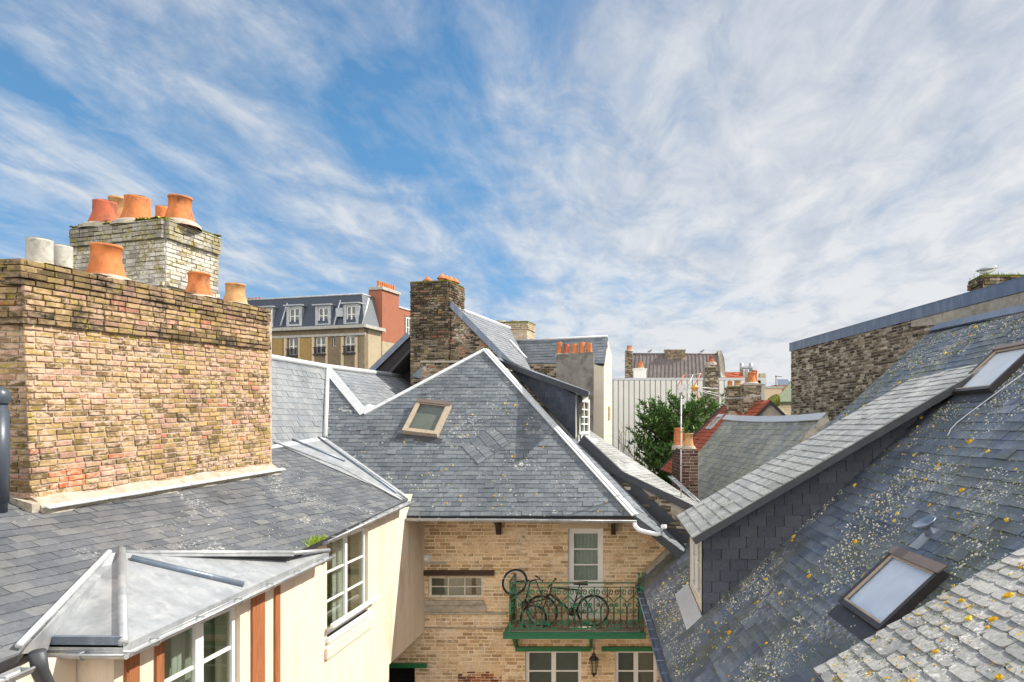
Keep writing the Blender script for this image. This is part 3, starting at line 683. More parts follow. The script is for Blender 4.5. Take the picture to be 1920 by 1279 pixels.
mb = MB(); strip(mb, P0+outn*.17, P1+outn*.17+chd*.08, .07, ln_, h=.02); laps(mb, P0+outn*.17+ln_*.03, P1+outn*.17+ln_*.03, .075, ln_, 6, t=.008); mb.build('flashing', M['lead'], nc)
def pot_at(u, off, ztop_v, rt, rb, m_, lab=None, lip=True, bot=None):
    k = (u-CX)/F; dx = ch.x/ch.y; y = (P0.x-dx*P0.y-off)/(k-dx); c = V((k*y, y, ztp+.042*(y-P0.y)-.01)); h = (CY-ztop_v)/F*y-c.z
    return pot(nc, c, rb, rt, h, M[m_], lip=lip, label=lab, bot=bot, wob=.012)
pot_at(74, .34, 450, .13, .135, 'concrete', 'grey cement pot', False); pot_at(113, .46, 462, .125, .13, 'concrete', 'grey cement pot', False)
pot_at(199, .36, 461, .172, .25, 'terra', 'broad orange clay pot', True); pot_at(373, .36, 513, .15, .225, 'terra', 'orange clay pot'); pot_at(441, .34, 533, .145, .215, 'terra_tan', 'tan clay pot')
mb = MB(); mb.tube([(-6.50,7.6,-.9),(-6.50,7.6,.25)], .085, 14); mb.tube([(-6.50,7.6,-.8),(-6.50,7.6,.18)], .10, 14); mb.lathe((-6.5,7.6,.25), [(.10,0),(.115,.05),(.105,.12),(.06,.17),(.001,.19)], 14)
mb.build('vent_pipe', M['pvc_dark'], lh)
# ---- second, whitewashed chimney
c2 = at(310,412,12.5); mb = MB()
def prot2(b): 
    d = 3.4-b
    return (.06, .45) if d < .30 else ((.05, .3) if .0 < d < .36 else ((.03,.05) if 1.05 < d < 1.13 else (0, 0)))
wc = brick_chimney(lh, (c2.x, c2.y), (-.955,.296), (.182,.983), 2.18, 1.26, c2.z-3.4, c2.z, M['brick_white'], M['mortar_grey'], prot=prot2, seed=21, side=.02, cap=(.02,.05), capmat=M['moss'], w=.23, h=.075, g=.007, label='whitewashed mossy brick chimney')
def pot2(u, y, vt, rt, rb, m_, lab, **k):
    c = at(u, 420, y); c.z = c2.z+.04; return pot(wc, c, rb, rt, (CY-vt)/F*y-c.z, M[m_], label=lab, wob=.03, **k)
pot2(196, 13.25, 379, .19, .29, 'terra_red', 'red clay pot', lip=False); pot2(257, 13.05, 371, .205, .30, 'terra', 'orange clay pot', lip=False)
pot2(337, 13.0, 370, .185, .27, 'terra', 'stained orange clay pot', lip=True); pot2(221, 13.85, 371, .15, .12, 'terra_tan', 'tan clay pot with a collar', lip=True)
pot2(303, 13.8, 388, .105, .13, 'terra', 'small orange clay pot', lip=False)
# ================================================================== WING (slate roof behind the valley)
wg = thing('slate_wing_house', 'pale grey slate roof with white lead ridges behind the long brick chimney', 'house', (-7.5,17,GZ))
T_ = CP.hit(612,692); S3 = LP.hit(500,835); WP = Plane.three(VT, T_, S3); RG = WP.hit(500,673); NN = CP.hit(683,778)
MM = V((-6.36,23.5,1.55)); AP_ = Plane.three(T_, NN, MM)
mb = MB()
roof(mb, WP, [[VT, T_, RG+(RG-T_)*.9, S3+(S3-VT)*1.1]], w=.20, h=.14, seed=31)
roof(mb, AP_, [[NN, AP_.hit(800,790), MM+(MM-T_)*.15, T_]], w=.20, h=.14, seed=32)
for (p, q) in ((RG+(RG-T_)*.9, T_), (T_, MM+(MM-T_)*.15)):
    mb.prism([p, q, q+V((-2.5,0,-2.5)), p+V((-2.5,0,-2.5))], (-.05,0,-.1), 1)
mb.build('roof', [M['slate_wing'], M['deck']], wg)
mb = MB(); mb.tube([WP.hit(480,668)+V((0,0,.03)), RG+V((0,0,.05)), T_+V((0,0,.06)), MM+V((0,0,.05))], .065, 8); mb.build('ridge_cap', M['lead'], wg)
mb = MB(); mb.tube([VT+V((.04,-.03,.04)), VT.lerp(T_,.5)+V((.05,-.05,.03)), T_+V((.04,-.02,0))], .05, 8); mb.build('lead_hip', M['lead'], wg)
mb = MB(); strip(mb, T_+V((0,0,.02)), NN+V((0,0,.02)), .20, CP.n, h=.02); laps(mb, T_+V((0,0,.05)), NN+V((0,0,.05)), .2, CP.n, 3); mb.build('flashing', M['lead'], wg)
mb = MB(); n1, n2, n3, n4 = CP.hit(670,777), CP.hit(684,783), CP.hit(704,768), CP.hit(690,764)
mb.prism([n1, n2, n3, n4], V((-.02,.1,.09))); mb.build('valley_box', M['lead'], wg)
mb = MB(); mb.box((-9.6,14.2,GZ),(-7.6,24,-1.2)); mb.build('house_core', M['cream_dim'], wg)
# ================================================================== CENTRAL BRICK HOUSE
chs = thing('balcony_house', 'yellow brick house with a hipped slate roof and a green iron balcony', 'house', (-2,16,GZ))
APX = CP.hit(910,657); EE = V((.43,14.4,-1.78)); RR = V((1.40,14.4,-2.50)); EL = CP.hit(733,968); EL.z = -1.78; EL.y = 14.4; EL.x = (733-CX)/F*14.4
SP = Plane.three(APX, EE, RR)
mb = MB()
frc = roof(mb, CP, [[EL, EE, APX, NN], [EL, NN, T_, VT]], w=.205, h=.12, t=.012, seed=41)
Q1 = SP.hit(1289,1024); Q4 = SP.hit(1083,830); Q0 = SP.hit(925,662)
roof(mb, SP, [[EE, RR, Q1, Q4, APX]], w=.22, h=.13, seed=42, mi=2)
# rotated repair patch
def patch(mb, pl, px, ang, **k):
    f0 = roof_frame(pl); c, s = math.cos(ang), math.sin(ang)
    f1 = Frame(f0.o+f0.n*.014, f0.e1*c+f0.e2*s, -f0.e1*s+f0.e2*c)
    slates(mb, f1, [[f1.d2(pl.hit(*p)) for p in px]], **k)
patch(mb, CP, [(866,838),(925,799),(958,830),(897,872)], math.radians(-50), w=.15, h=.22, t=.011, seed=43)
# back slopes
mb.prism([APX, APX+V((.2,5,-3)), NN+V((0,6,-3)), NN], (0,0,-.1), 1)
mb.build('roof', [M['slate_mid'], M['deck'], M['slate_far']], chs)
mb = MB(); nh = (CP.n+SP.n).normalized()
mb.bar(APX+nh*.01, EE+nh*.01, .17, .03, nh); mb.bar(APX+nh*.03, EE+nh*.03, .05, .03, nh); laps(mb, APX+nh*.03, EE+nh*.03, .17, nh, 6); mb.build('hip_flashing', M['lead'], chs)
mb = MB(); mb.bar(NN+CP.n*.01, APX+CP.n*.01, .09, .04, CP.n); laps(mb, NN+CP.n*.045, APX+CP.n*.045, .09, CP.n, 5, t=.01); mb.build('verge_flashing', M['lead'], chs)
skc = [CP.hit(757,818), CP.hit(822,821), CP.hit(845,760), CP.hit(785,760)]
q = [frc.d2(p) for p in skc]; cx = sum(p[0] for p in q)/4; cy = sum(p[1] for p in q)/4; rt = math.radians(-9)
fs = Frame(frc.d3(cx, cy), frc.e1*math.cos(rt)+frc.e2*math.sin(rt), frc.e2*math.cos(rt)-frc.e1*math.sin(rt))
skylight(chs, fs, -.40, .40, -.50, .50, lift=.14, frame=M['beige_frame'], cover=M['brown_frame'], fw=.075, glass=M['glass'])
# facade
FF = Frame((0,15.6,0), (1,0,0), (0,0,1)); KK = 15.6/F
def fa(u): return (u-CX)*KK
def fb(v): return (CY-v)*KK
DOOR = (fa(1065), fa(1131), -4.16, fb(991)); W1 = (fa(803), fa(906), fb(1122), fb(1081)); G1 = (fa(985), fa(1090), -6.6, fb(1220)); G2 = (fa(1153), fa(1232), -6.6, fb(1220)); D2 = (-5.0, fa(778), -7.6, fb(1251))
holes = [DOOR, W1, G1, G2, D2]
mb = MB()
fpoly = [(-5.6,-8.0),(1.45,-8.0),(1.45,-2.62),(.42,-1.86),(-5.6,-1.86)]
bricks(mb, FF, fpoly, holes=holes, w=.235, h=.078, g=.013, depth=.35, seed=51, rough=.7, side=.006, tint=None)
mb.box((-5.6,15.6,GZ),(1.45,15.95,-8.0), 1)
mb.build('wall', [M['brick_cream'], M['mortar_cream']], chs)
mb = MB(); mb.box((-4.3,15.96,GZ),(1.3,22,-3.2)); mb.build('house_core', M['room'], chs)
# arches and infill
for (cu, cv, r0, r1, aa, ab, n) in ((905,1092,.66,.86,58,122,17),(900,1316,.64,.86,52,128,20)):
    ca, cb = fa(cu), fb(cv); mb = MB()
    for k in range(n):
        t0 = math.radians(ab+(aa-ab)*(k+.08)/n); t1 = math.radians(ab+(aa-ab)*(k+.92)/n)
        mb.prism([FF.d3(ca+math.cos(t)*r, cb+math.sin(t)*r, .003) for t, r in ((t0,r0),(t1,r0),(t1,r1),(t0,r1))], FF.n*.011, 0, (R.uniform(.75,1), 0, 0))
    mb.build('brick_arch', M['brick_cream'], chs)
mb = MB()
for k in range(5):
    a = fa(1206)+k*.075; mb.prism([FF.d3(a,fb(1024),.004),FF.d3(a+.05,fb(1024),.004),FF.d3(a+.30,fb(1000),.004),FF.d3(a+.25,fb(1000),.004)] , FF.n*.009, 0, (R.uniform(.3,1), 0, R.random())) if a+.3 < 1.15 else None
mb.build('brick_patch', M['brick_cream'], chs)
mb = MB(); infill = [(fa(859),-7.9),(fa(941),-7.9),(fa(941),fb(1264)),(fa(922),fb(1259)),(fa(878),fb(1259)),(fa(859),fb(1264))]
bricks(mb, Frame((0,15.596,0),(1,0,0),(0,0,1)), infill, w=.2, h=.062, g=.012, depth=0, seed=55, side=.016); mb.build('brick_infill', [M['brick_redmix'], M['mortar_cream']], chs)
mb = MB(); mb.fbox(FF, fa(793), fa(927), fb(1078), fb(1069), .002, .09); mb.build('lintel', M['wood_dark'], chs)
mb = MB(); mb.fbox(FF, fa(1050), fa(1140), fb(990)+.006, fb(978), .002, .05); mb.build('lintel', M['cream_dim'], chs)
mb = MB(); mb.fbox(FF, fa(796), fa(912), fb(1146), fb(1133), .002, .03); mb.fbox(FF, fa(796), fa(908), fb(1133)+.003, fb(1125), .002, .07); mb.build('sill', M['mortar_fillet'], chs)
mb = MB(); mb.fbox(FF, fa(796), fa(952), fb(1152), fb(1148), .002, .03); mb.tube([FF.d3(fa(797), fb(1176), .03), FF.d3(fa(950), fb(1178), .03)], .014, 6); mb.build('string_course', M['mortar_fillet'], chs)
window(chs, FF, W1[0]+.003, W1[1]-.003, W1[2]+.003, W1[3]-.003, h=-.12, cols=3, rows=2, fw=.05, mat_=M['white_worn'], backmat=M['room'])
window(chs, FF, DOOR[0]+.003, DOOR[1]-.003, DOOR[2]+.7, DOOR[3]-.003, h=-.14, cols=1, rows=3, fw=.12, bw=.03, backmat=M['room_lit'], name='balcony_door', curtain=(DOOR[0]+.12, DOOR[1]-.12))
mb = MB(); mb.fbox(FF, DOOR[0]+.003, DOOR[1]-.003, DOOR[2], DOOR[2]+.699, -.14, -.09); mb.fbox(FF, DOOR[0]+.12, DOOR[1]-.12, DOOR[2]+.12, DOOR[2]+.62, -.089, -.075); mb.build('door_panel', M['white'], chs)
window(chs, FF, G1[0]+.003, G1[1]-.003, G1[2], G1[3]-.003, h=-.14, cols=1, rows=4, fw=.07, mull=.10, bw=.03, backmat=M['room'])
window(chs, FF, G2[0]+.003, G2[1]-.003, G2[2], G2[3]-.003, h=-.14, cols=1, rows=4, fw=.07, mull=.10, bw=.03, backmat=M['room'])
mb = MB(); mb.fbox(FF, D2[0]-.1, D2[1]+.1, D2[2]-.1, D2[3]+.1, -.6, -.36); mb.build('dark_doorway', M['black_void'], chs)
for (u0,u1,v0,v1) in ((967,1108,1220,1212),(1128,1234,1220,1212),(728,801,1251,1243)):
    mb = MB(); mb.fbox(FF, max(fa(u0),-4.95), fa(u1), fb(v0)+.004, fb(v1), .002, .075); mb.build('green_lintel', M['green_dark'], chs)
mb = MB(); mb.lathe(FF.d3(fa(802), fb(1046), .0), [(.085,0),(.085,.06),(.06,.065),(.052,.02),(.001,.018)], 18, axis=FF.n); mb.build('wall_vent', M['white'], chs)
mb = MB(); mb.fbox(FF, fa(799), fa(838), fb(1057), fb(1053), .002, .03); mb.build('wall_scar', M['mortar_fillet'], chs)
for u in (936, 1150):
    mb = MB(); x = fa(u)
    pts = [(15.6,-1.85),(14.75,-1.85),(14.78,-1.93),(15.1,-1.97),(15.35,-2.1),(15.5,-2.32),(15.6,-2.32)]
    mb.prism([(x-.05,y,z) for y, z in pts], (.10,0,0)); mb.build('eave_bracket', M['wood_dark'], chs)
mb = MB(); mb.prism([(-4.4,14.42,-1.86),(.42,14.42,-1.86),(.42,15.6,-1.86),(-4.4,15.6,-1.86)], (0,0,.04)); mb.build('soffit', M['wood_dark'], chs)
mb = MB(); mb.gutter((-4.42,14.34,-1.82),(.46,14.34,-1.86), .055, straps=.38); mb.build('gutter', M['zinc'], chs)
mb = MB(); mb.tube([(.42,14.34,-1.88),(.43,14.3,-1.96),(.50,14.25,-2.03),(.62,14.24,-2.07),(.86,14.24,-2.12),(.95,14.24,-2.10),(.99,14.25,-2.0),(1.0,14.27,-1.96)], .045, 12); mb.lathe((1.0,14.27,-2.0), [(.06,0),(.06,.06),(.05,.07)], 12); mb.build('overflow_pipe', M['pvc'], chs)
mb = MB(); d_ = (RR-EE).normalized(); mb.prism([EE+V((.05,-.02,-.03)), RR+V((.05,-.02,-.03)), RR+V((.02,-.02,-.24)), EE+V((.05,-.02,-.16))], (0,.03,0)); mb.build('rake_board', M['zinc_dark'], chs)
# balcony
bal = MB(); BX0, BX1, BY, BZ = -2.12, .545, 14.68, -4.17
bal.box((BX0-.03,BY+.01,BZ-.10),(BX1+.10,15.6,BZ)); balo = bal.build('balcony', M['mortar_fillet'], chs)
mb = MB(); mb.box((BX0-.12,BY-.07,BZ-.13),(BX1+.12,BY+.008,BZ-.005)); mb.box((BX0-.12,BY-.10,BZ-.05),(BX1+.12,BY-.072,BZ-.03)); mb.box((BX0-.12,BY+.01,BZ-.13),(BX0-.035,15.59,BZ-.02))
mb.build('edge_beam', M['green'], balo)
for x in (BX0+.02, -.48):
    mb = MB(); mb.prism([(x-.03,15.59,BZ-.14),(x-.03,14.95,BZ-.14),(x-.03,15.59,BZ-.62)], (.06,0,0)); mb.build('bracket', M['green_dark'], balo)
def spiral(c, e1, e2, r0, turns, sgn, a0=0, n=16):
    return [c+e1*math.cos(a0+sgn*turns*2*math.pi*i/n)*(r0*(1-.78*i/n))+e2*math.sin(a0+sgn*turns*2*math.pi*i/n)*(r0*(1-.78*i/n)) for i in range(n+1)]
def rail_run(p, q, npan, posts=(True, True)):
    mb = MB(); p, q = V(p), V(q); e1 = (q-p).normalized(); e2 = V((0,0,1)); L_ = (q-p).length; H_ = 1.0
    mb.bar(p+e2*.985, q+e2*.985, .045, .022); mb.bar(p+e2*.90, q+e2*.90, .014, .014); mb.bar(p+e2*.055, q+e2*.055, .03, .022); mb.bar(p+e2*.38, q+e2*.38, .010, .010)
    for i, k in enumerate((p, q)):
        if posts[i]: mb.bar(k+e2*.0, k+e2*1.0, .035, .035, e1)
    w = L_/npan
    for i in range(npan):
        c = p+e1*(w*(i+.5)); 
        mb.tube([c+e2*.06, c+e2*.90], .012, 5)
        mb.lathe(c+e2*.34, [(.006,0),(.024,.02),(.024,.05),(.010,.07)], 6); mb.lathe(c+e2*.12, [(.010,0),(.03,.03),(.012,.07),(.028,.10),(.008,.17)], 6)
        for s_ in (-1, 1):
            s1 = spiral(c+e1*s_*w*.24+e2*.80, e1*s_, e2, .062, 1.35, -1, math.pi)
            mb.tube([c+e1*s_*w*.46+e2*.60, c+e1*s_*w*.30+e2*.66, c+e1*s_*w*.05+e2*.72]+s1, .0125, 5)
            mb.tube([c+e1*s_*w*.48+e2*.06, c+e1*s_*w*.48+e2*.36, c+e1*s_*w*.46+e2*.50, c+e1*s_*w*.40+e2*.56]+spiral(c+e1*s_*w*.30+e2*.54, e1*s_, e2, .042, 1.2, 1, 0), .0125, 5)
            mb.tube([c+e2*.07, c+e1*s_*w*.12+e2*.20]+spiral(c+e1*s_*w*.26+e2*.17, e1*s_, e2, .055, 1.2, -1, math.pi), .0125, 5)
            mb.tube([c+e2*.40]+spiral(c+e1*s_*w*.16+e2*.44, e1*s_, e2, .034, 1.1, 1, math.pi, 12), .010, 5)
    return mb
rail_run((BX0,BY,BZ), (BX1,BY,BZ), 10).build('railing', M['rail'], balo)
rail_run((BX0,BY+.04,BZ), (BX0,15.58,BZ), 3, (False, True)).build('railing', M['rail'], balo)
mb = rail_run((BX1,BY+.04,BZ), (BX1,15.58,BZ), 3, (False, True)); mb.bar(V((BX1+.03,BY,BZ)), V((BX1+.03,BY,BZ+1.22)), .03, .03, (1,0,0)); mb.build('railing', M['rail'], balo)
# lantern
lan = thing('wall_lantern', 'small black iron lantern hanging from a scroll arm below the balcony', 'lantern', FF.d3(fa(1114), fb(1262), .2))
lc = FF.d3(fa(1114), fb(1238), .22)
mb = MB(); mb.tube([lc+V((0,.2,.24)), lc+V((0,.1,.33)), lc+V((0,0,.30)), lc+V((0,0,.20))], .012, 6); mb.lathe(lc+V((0,0,.10)), [(.012,.13),(.05,.10),(.035,.07),(.06,.05),(.11,-.0),(.10,-.02)], 6); mb.lathe(lc+V((0,0,-.22)), [(.01,-.07),(.03,-.03),(.055,0),(.06,.01)], 6)
for k in range(6):
    a = math.pi*k/3; mb.tube([lc+V((math.cos(a)*.052,math.sin(a)*.052,-.21)), lc+V((math.cos(a)*.095,math.sin(a)*.095,.08))], .006, 4)
mb.build('lantern_frame', M['iron'], lan)
mb = MB(); mb.lathe(lc+V((0,0,-.21)), [(.046,0),(.088,.29)], 6); mb.build('lantern_glass', M['glass'], lan)
# ---- bicycles
def wheel(par, c, ax, r, k='wheel'):
    ax = V(ax).normalized(); x = ax.orthogonal().normalized(); y = ax.cross(x); c = V(c)
    mb = MB(); mb.tube([c+x*math.cos(t)*r+y*math.sin(t)*r for t in [2*math.pi*i/36 for i in range(36)]], .024, 8, closed=True); w = mb.build(k, M['rubber'], par)
    mb = MB(); mb.tube([c+x*math.cos(t)*(r-.032)+y*math.sin(t)*(r-.032) for t in [2*math.pi*i/36 for i in range(36)]], .010, 6, closed=True)
    mb.tube([c-ax*.04, c+ax*.04], .018, 8)
    for i in range(20):
        t = 2*math.pi*i/20; mb.tube([c+ax*(.03 if i%2 else -.03), c+x*math.cos(t)*(r-.034)+y*math.sin(t)*(r-.034)], .0016, 3, cap=False)
    t = .8; mb.build('rim', M['alu'], w)
    mb = MB(); p = c+x*r*.55; mb.box(p-V((.02,.02,.02)), p+V((.02,.02,.02))); mb.build('reflector', M['orange'], w)
def bicycle(label, org, fwd, upv, s=1.0, turn=0, paint='paint_black', group=None):
    t = thing('bicycle', label, 'bicycle', org)
    f = V(fwd).normalized(); u = V(upv).normalized(); sd = u.cross(f).normalized()
    def q(x, z, y=0): return V(org)+f*x*s+u*z*s+sd*y*s
    r = .325*s; rw, fwc = q(0,.33), q(1.06,.33); bb = q(.43,.30); seat = q(.30,.78); ht, hb = q(.86,.84), q(.89,.70)
    ax = sd*math.cos(turn)+f*math.sin(turn)
    wheel(t, rw, sd, r); wheel(t, fwc, ax, r)
    mb = MB()
    for a, b, rr in ((bb,seat,.015),(seat,ht,.015),(bb,hb,.019),(hb,ht,.019)): mb.tube([a,b], rr*s*1.15, 8)
    for y in (-.05,.05): 
        mb.tube([q(0,.33,y), q(.42,.30,y*.6)], .009*s, 6); mb.tube([q(0,.33,y), q(.29,.74,y*.5)], .008*s, 6)
        mb.tube([hb, q(.93,.66,y), q(1.06,.33,y)], .013*s, 6)
    mb.tube([ht, q(.84,.93)], .012*s, 6); mb.tube([seat, q(.27,.90)], .012*s, 6)
    mb.build('bicycle_frame', M[paint], t)
    mb = MB(); mb.lathe(bb-sd*.03*s, [(.001,0),(.095*s,0),(.095*s,.006),(.001,.008)], 16, axis=sd)
    mb.tube([bb+sd*.07*s, q(.40,.14,.07), q(.40,.13,.14)], .009*s, 6); mb.tube([bb-sd*.07*s, q(.46,.46,-.07), q(.46,.47,-.14)], .009*s, 6)
    mb.tube([q(0,.375,-.03), q(.43,.39,-.03)], .005, 4); mb.tube([q(0,.29,-.03), q(.43,.21,-.03)], .005, 4); mb.build('crank', M['iron'], t)
    mb = MB(); mb.prism([q(.10,.90,-.07), q(.10,.90,.07), q(.25,.90,.05), q(.40,.90,.018), q(.40,.90,-.018), q(.25,.90,-.05)], u*.045*s); mb.build('saddle', M['rubber'], t)
    c = q(.84,.93); e = (sd*math.cos(turn)+f*math.sin(turn)); b2 = e.cross(u)
    mb = MB(); mb.tube([c-e*.30*s-u*.01, c-e*.12*s+u*.05*s-b2*.03, c-e*.04*s, c+e*.04*s, c+e*.12*s+u*.05*s-b2*.03, c+e*.30*s-u*.01], .012*s, 8)
    for y in (-1,1): mb.tube([c+e*y*.20*s+u*.03*s, c+e*y*.29*s-u*.005], .018*s, 8)
    mb.build('handlebar', M['iron'], t)
    return t
bicycle('black mountain bicycle standing on its two wheels behind the balcony railing', (-.43,15.12,-4.17), (-1,-.05,0), (0,-.12,1), 1.0, turn=.25)
bicycle('black bicycle upended against the balcony end with its front wheel in the air', (-1.90,15.02,-4.10), (-.46,-.03,.89), (.89,0,.46), .80, turn=.55)
# ---- small dormer on the right slope + bright roof behind
Pb0 = SP.hit(945,677); Pb1 = SP.hit(1083,828); hv = (Pb1-Pb0); CWp = Plane(Pb0, V((hv.y,-hv.x,0)))
Pt0 = CWp.hit(940,670); Pt1 = CWp.hit(1086,744)
dm = thing('slate_hung_dormer', 'dark slate-hung dormer with one white window on the hipped roof', 'dormer', (Pb1.x,Pb1.y,Pb1.z))
mb = MB(); back = V((.55,.9,0))
hd = V((hv.x,hv.y,0)).normalized(); fcw = Frame(Pb0, hd, (0,0,1))
if fcw.n.dot(-Pb0) < 0: fcw = Frame(Pb1, -hd, (0,0,1))
pc = [fcw.d2(p) for p in (Pb0, Pb1, Pt1, Pt0)]; slates(mb, fcw, [pc], w=.22, h=.14, t=.007, seed=61); mb.prism([Pb0,Pb1,Pt1,Pt0], -fcw.n*.1, 1)
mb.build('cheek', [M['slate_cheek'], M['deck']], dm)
mb = MB(); ov = fcw.n*.14
r0, r1 = Pt0+ov-hd*.5, CWp.hit(1110,741)+ov
bk = V((.02,1.3,.07)); mb.prism([r0, r1, r1+bk, r0+bk+V((0,0,.05))], (0,0,.07)); mb.build('roof', M['slate_far'], dm)
mb = MB(); mb.bar(r0-V((0,.03,.05)), r1-V((0,.03,.05)), .03, .13, (0,0,1)); mb.build('fascia', M['zinc_dark'], dm)
wdn = V((.3,1,0)).normalized(); FW = Frame(Pb1+V((0,0,-.02)), wdn, (0,0,1)); hgt = Pt1.z-Pb1.z
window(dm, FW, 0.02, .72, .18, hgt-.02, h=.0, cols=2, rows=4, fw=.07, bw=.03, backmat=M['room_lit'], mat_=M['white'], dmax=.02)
mb = MB(); mb.prism([Pb1+V((-.08,-.10,-.1)), Pb1+V((.32,-.05,-.16)), Pb1+V((.45,.6,-.03)), Pb1+V((.0,.1,.12))], (0,0,.07)); mb.fbox(FW, 0,.78,-.05,.17,-.02,.03); mb.build('sill', M['lead'], dm)
VWd = (Q1-Q4); VW = Plane(Q4, V((VWd.y,-VWd.x,0)))
F1 = VW.hit(1081,843); F2 = VW.hit(1305,951); B1 = at(1105,808,F1.y+2.4); RB = Plane.three(F1, F2, B1)
rl = thing('lean_to_house', 'rubble brick wall under a pale slate lean-to roof with dark fascia', 'house', (F2.x,F2.y,GZ))
mb = MB(); hd2 = V((VWd.x,VWd.y,0)).normalized(); fw_ = Frame(Q4, hd2, (0,0,1))
if fw_.n.dot(-Q4) < 0: fw_ = Frame(Q1, -hd2, (0,0,1))
low = [V((Q4.x,Q4.y,Q4.z-.25)), V((Q1.x,Q1.y,Q1.z-.22)), V((F2.x,F2.y,F2.z-.9)), F2, F1]
pc = ccw([fw_.d2(p) for p in low])
bricks(mb, fw_, pc, w=.24, h=.085, g=.03, depth=.3, seed=71, rough=2.2, side=.02, skip=.35); mb.build('wall', [M['brick_wallr'], M['mortar_grey']], rl)
mb = MB(); RBf = roof(mb, RB, [[F1-hd2*.3, F2, RB.hit(1306,944), RB.hit(1103,806)]], w=.2, h=.13, seed=72, thick=.10); mb.build('roof', [M['slate_dormer'], M['zinc_dark']], rl)
mb = MB(); mb.bar(F1+V((0,0,-.14))+fw_.n*.05, F2+V((0,0,-.14))+fw_.n*.05, .02, .15, (0,0,1)); mb.build('fascia', M['zinc_dark'], rl)
mb = MB(); mb.bar(Q4+V((0,0,-.05)), Q1+V((0,0,-.05)), .06, .28, (0,0,1)); mb.build('flashing', M['zinc_dark'], rl)
mb = MB(); mb.gutter(RB.hit(1250,893)+V((.08,.1,-.0)), RB.hit(1309,946)+V((.06,.1,0)), .05); mb.build('gutter', M['zinc'], rl)
# ================================================================== TV AERIAL
an = thing('television_aerial', 'tall thin metal mast with a television aerial and pink rods', 'aerial', at(1275,1010,15.1))
m0, m1 = at(1274,1015,15.1), at(1277,722,15.1); m0 = V((m1.x, m0.y, m0.z))
mb = MB(); mb.tube([m0, m1], .016, 8)
for k in range(9):
    p = m0.lerp(m1, (k+.5)/9.3); mb.tube([p, p+V((0,0,.012))], .022, 8, 1)
mb.build('mast', [M['alu'], M['iron']], an)
mb = MB()
def ap(u, v, dy=0): return at(u, v, 15.1+dy)
mb.tube([ap(1273,729), ap(1312,727,-.05), ap(1347,729,.25)], .009, 6); mb.tube([ap(1306,730,-.1), ap(1347,738,.1)], .008, 6); mb.tube([ap(1283,704,.2), ap(1314,701,.1)], .008, 6)
mb.tube([ap(1289,728), ap(1299,703,.2)], .008, 6); mb.tube([ap(1286,730,-.1), ap(1296,752,-.3)], .008, 6)
mb.box(ap(1271,736)-V((0,.04,0)), ap(1281,722)+V((0,.04,0))); mb.box(ap(1283,731)-V((0,.03,0)), ap(1288,720)+V((0,.03,0))); mb.build('boom', M['alu'], an)
mb = MB(); mb.tube([ap(1270,724), ap(1283,703,.2)], .011, 6); mb.tube([ap(1302,723), ap(1314,700,.2)], .011, 6); mb.tube([ap(1303,732,-.1), ap(1312,750,-.3)], .011, 6); mb.tube([ap(1271,728), ap(1274,735)], .014, 6); mb.build('rod', M['antenna_red'], an)
mb = MB(); mb.tube([ap(1296,728,-.05), ap(1309,726,-.05)], .035, 8); mb.tube([ap(1302,722,-.05), ap(1303,734,-.05)], .045, 8); mb.build('dipole', M['antenna_yellow'], an)
# grass tuft in the gutter
mb = MB()
for k in range(420):
    t = R.gauss(.5,.24); p = LP.hit(566+42*max(0,min(1,t)), 1027-20*max(0,min(1,t)))+V((R.uniform(-.05,.07),0,.0)); hgt = R.uniform(.02,.085)*(1.2-abs(t-.6)); d = V((R.uniform(-.06,.06),R.uniform(-.06,.06),max(.02,hgt)))
    s_ = V((R.uniform(-1,1),R.uniform(-1,1),0)).normalized()*.006; mb.raw([p-s_, p+s_, p+d], [(0,1,2)], 0, (R.random(),0,0))
o = mb.build('grass_tuft', M['grass']); tag(o, 'bright green grass growing out of the gutter above the tall courtyard window', 'grass', kind='stuff')
# ================================================================== RIGHT HOUSE
def XE(y): return .77-.031*(y-9.26)
RP = Plane((XE(9.26),9.26,-3.28), V((-.915,-.915*.031,1)))
rh = thing('lichen_roof_house', 'house with a big steep slate roof speckled white and yellow with lichen', 'house', (3,8,GZ))
def rp(x, y): return RP.pt(x, y)
TF = RP.hit(1750,617); TN = RP.hit(1920,590); TN2 = TN+(TN-TF)*3.0; TN2 = rp(TN2.x, TN2.y)
mb = MB()
frr = roof(mb, RP, [[rp(XE(1.0),1.0), rp(XE(TF.y),TF.y), TF, TN, rp(TN.x-.1,1.0)], [rp(XE(TF.y),TF.y), rp(XE(15.58),15.58), rp(2.2,15.58), rp(2.2,TF.y)]], w=.25, h=.145, t=.012, seed=81)

mb.prism([TF, TN, TN2, TN2+V((2.5,0,-2.5)), TF+V((2.5,0,-2.5))], (0,0,-.1), 1)
mb.build('roof', [M['slate_right'], M['deck']], rh)
mb = MB(); mb.bar(TF+RP.n*.012, rp(TN.x-.1,1.0)+RP.n*.012, .20, .03, RP.n); mb.build('ridge_flashing', M['zinc_blue'], rh)
mb = MB(); mb.gutter((XE(1)-.06,1,-3.34),(XE(15.3)-.06,15.3,-3.34), .06); mb.build('gutter', M['zinc_blue'], rh)
mb = MB(); mb.box((XE(9)+.22,1,GZ),(6.5,13.7,-3.4)); mb.box((XE(9)+.22,13.7,GZ),(1.9,15.5,-3.4)); mb.build('wall', M['cream'], rh)
mb = MB(); jn = [rp(XE(15.5)+.15,15.5), rp(2.0,15.5)]; mb.bar(jn[0], jn[1], .30, .10, RP.n); mb.build('mortar_fillet', M['mortar_fillet'], rh)
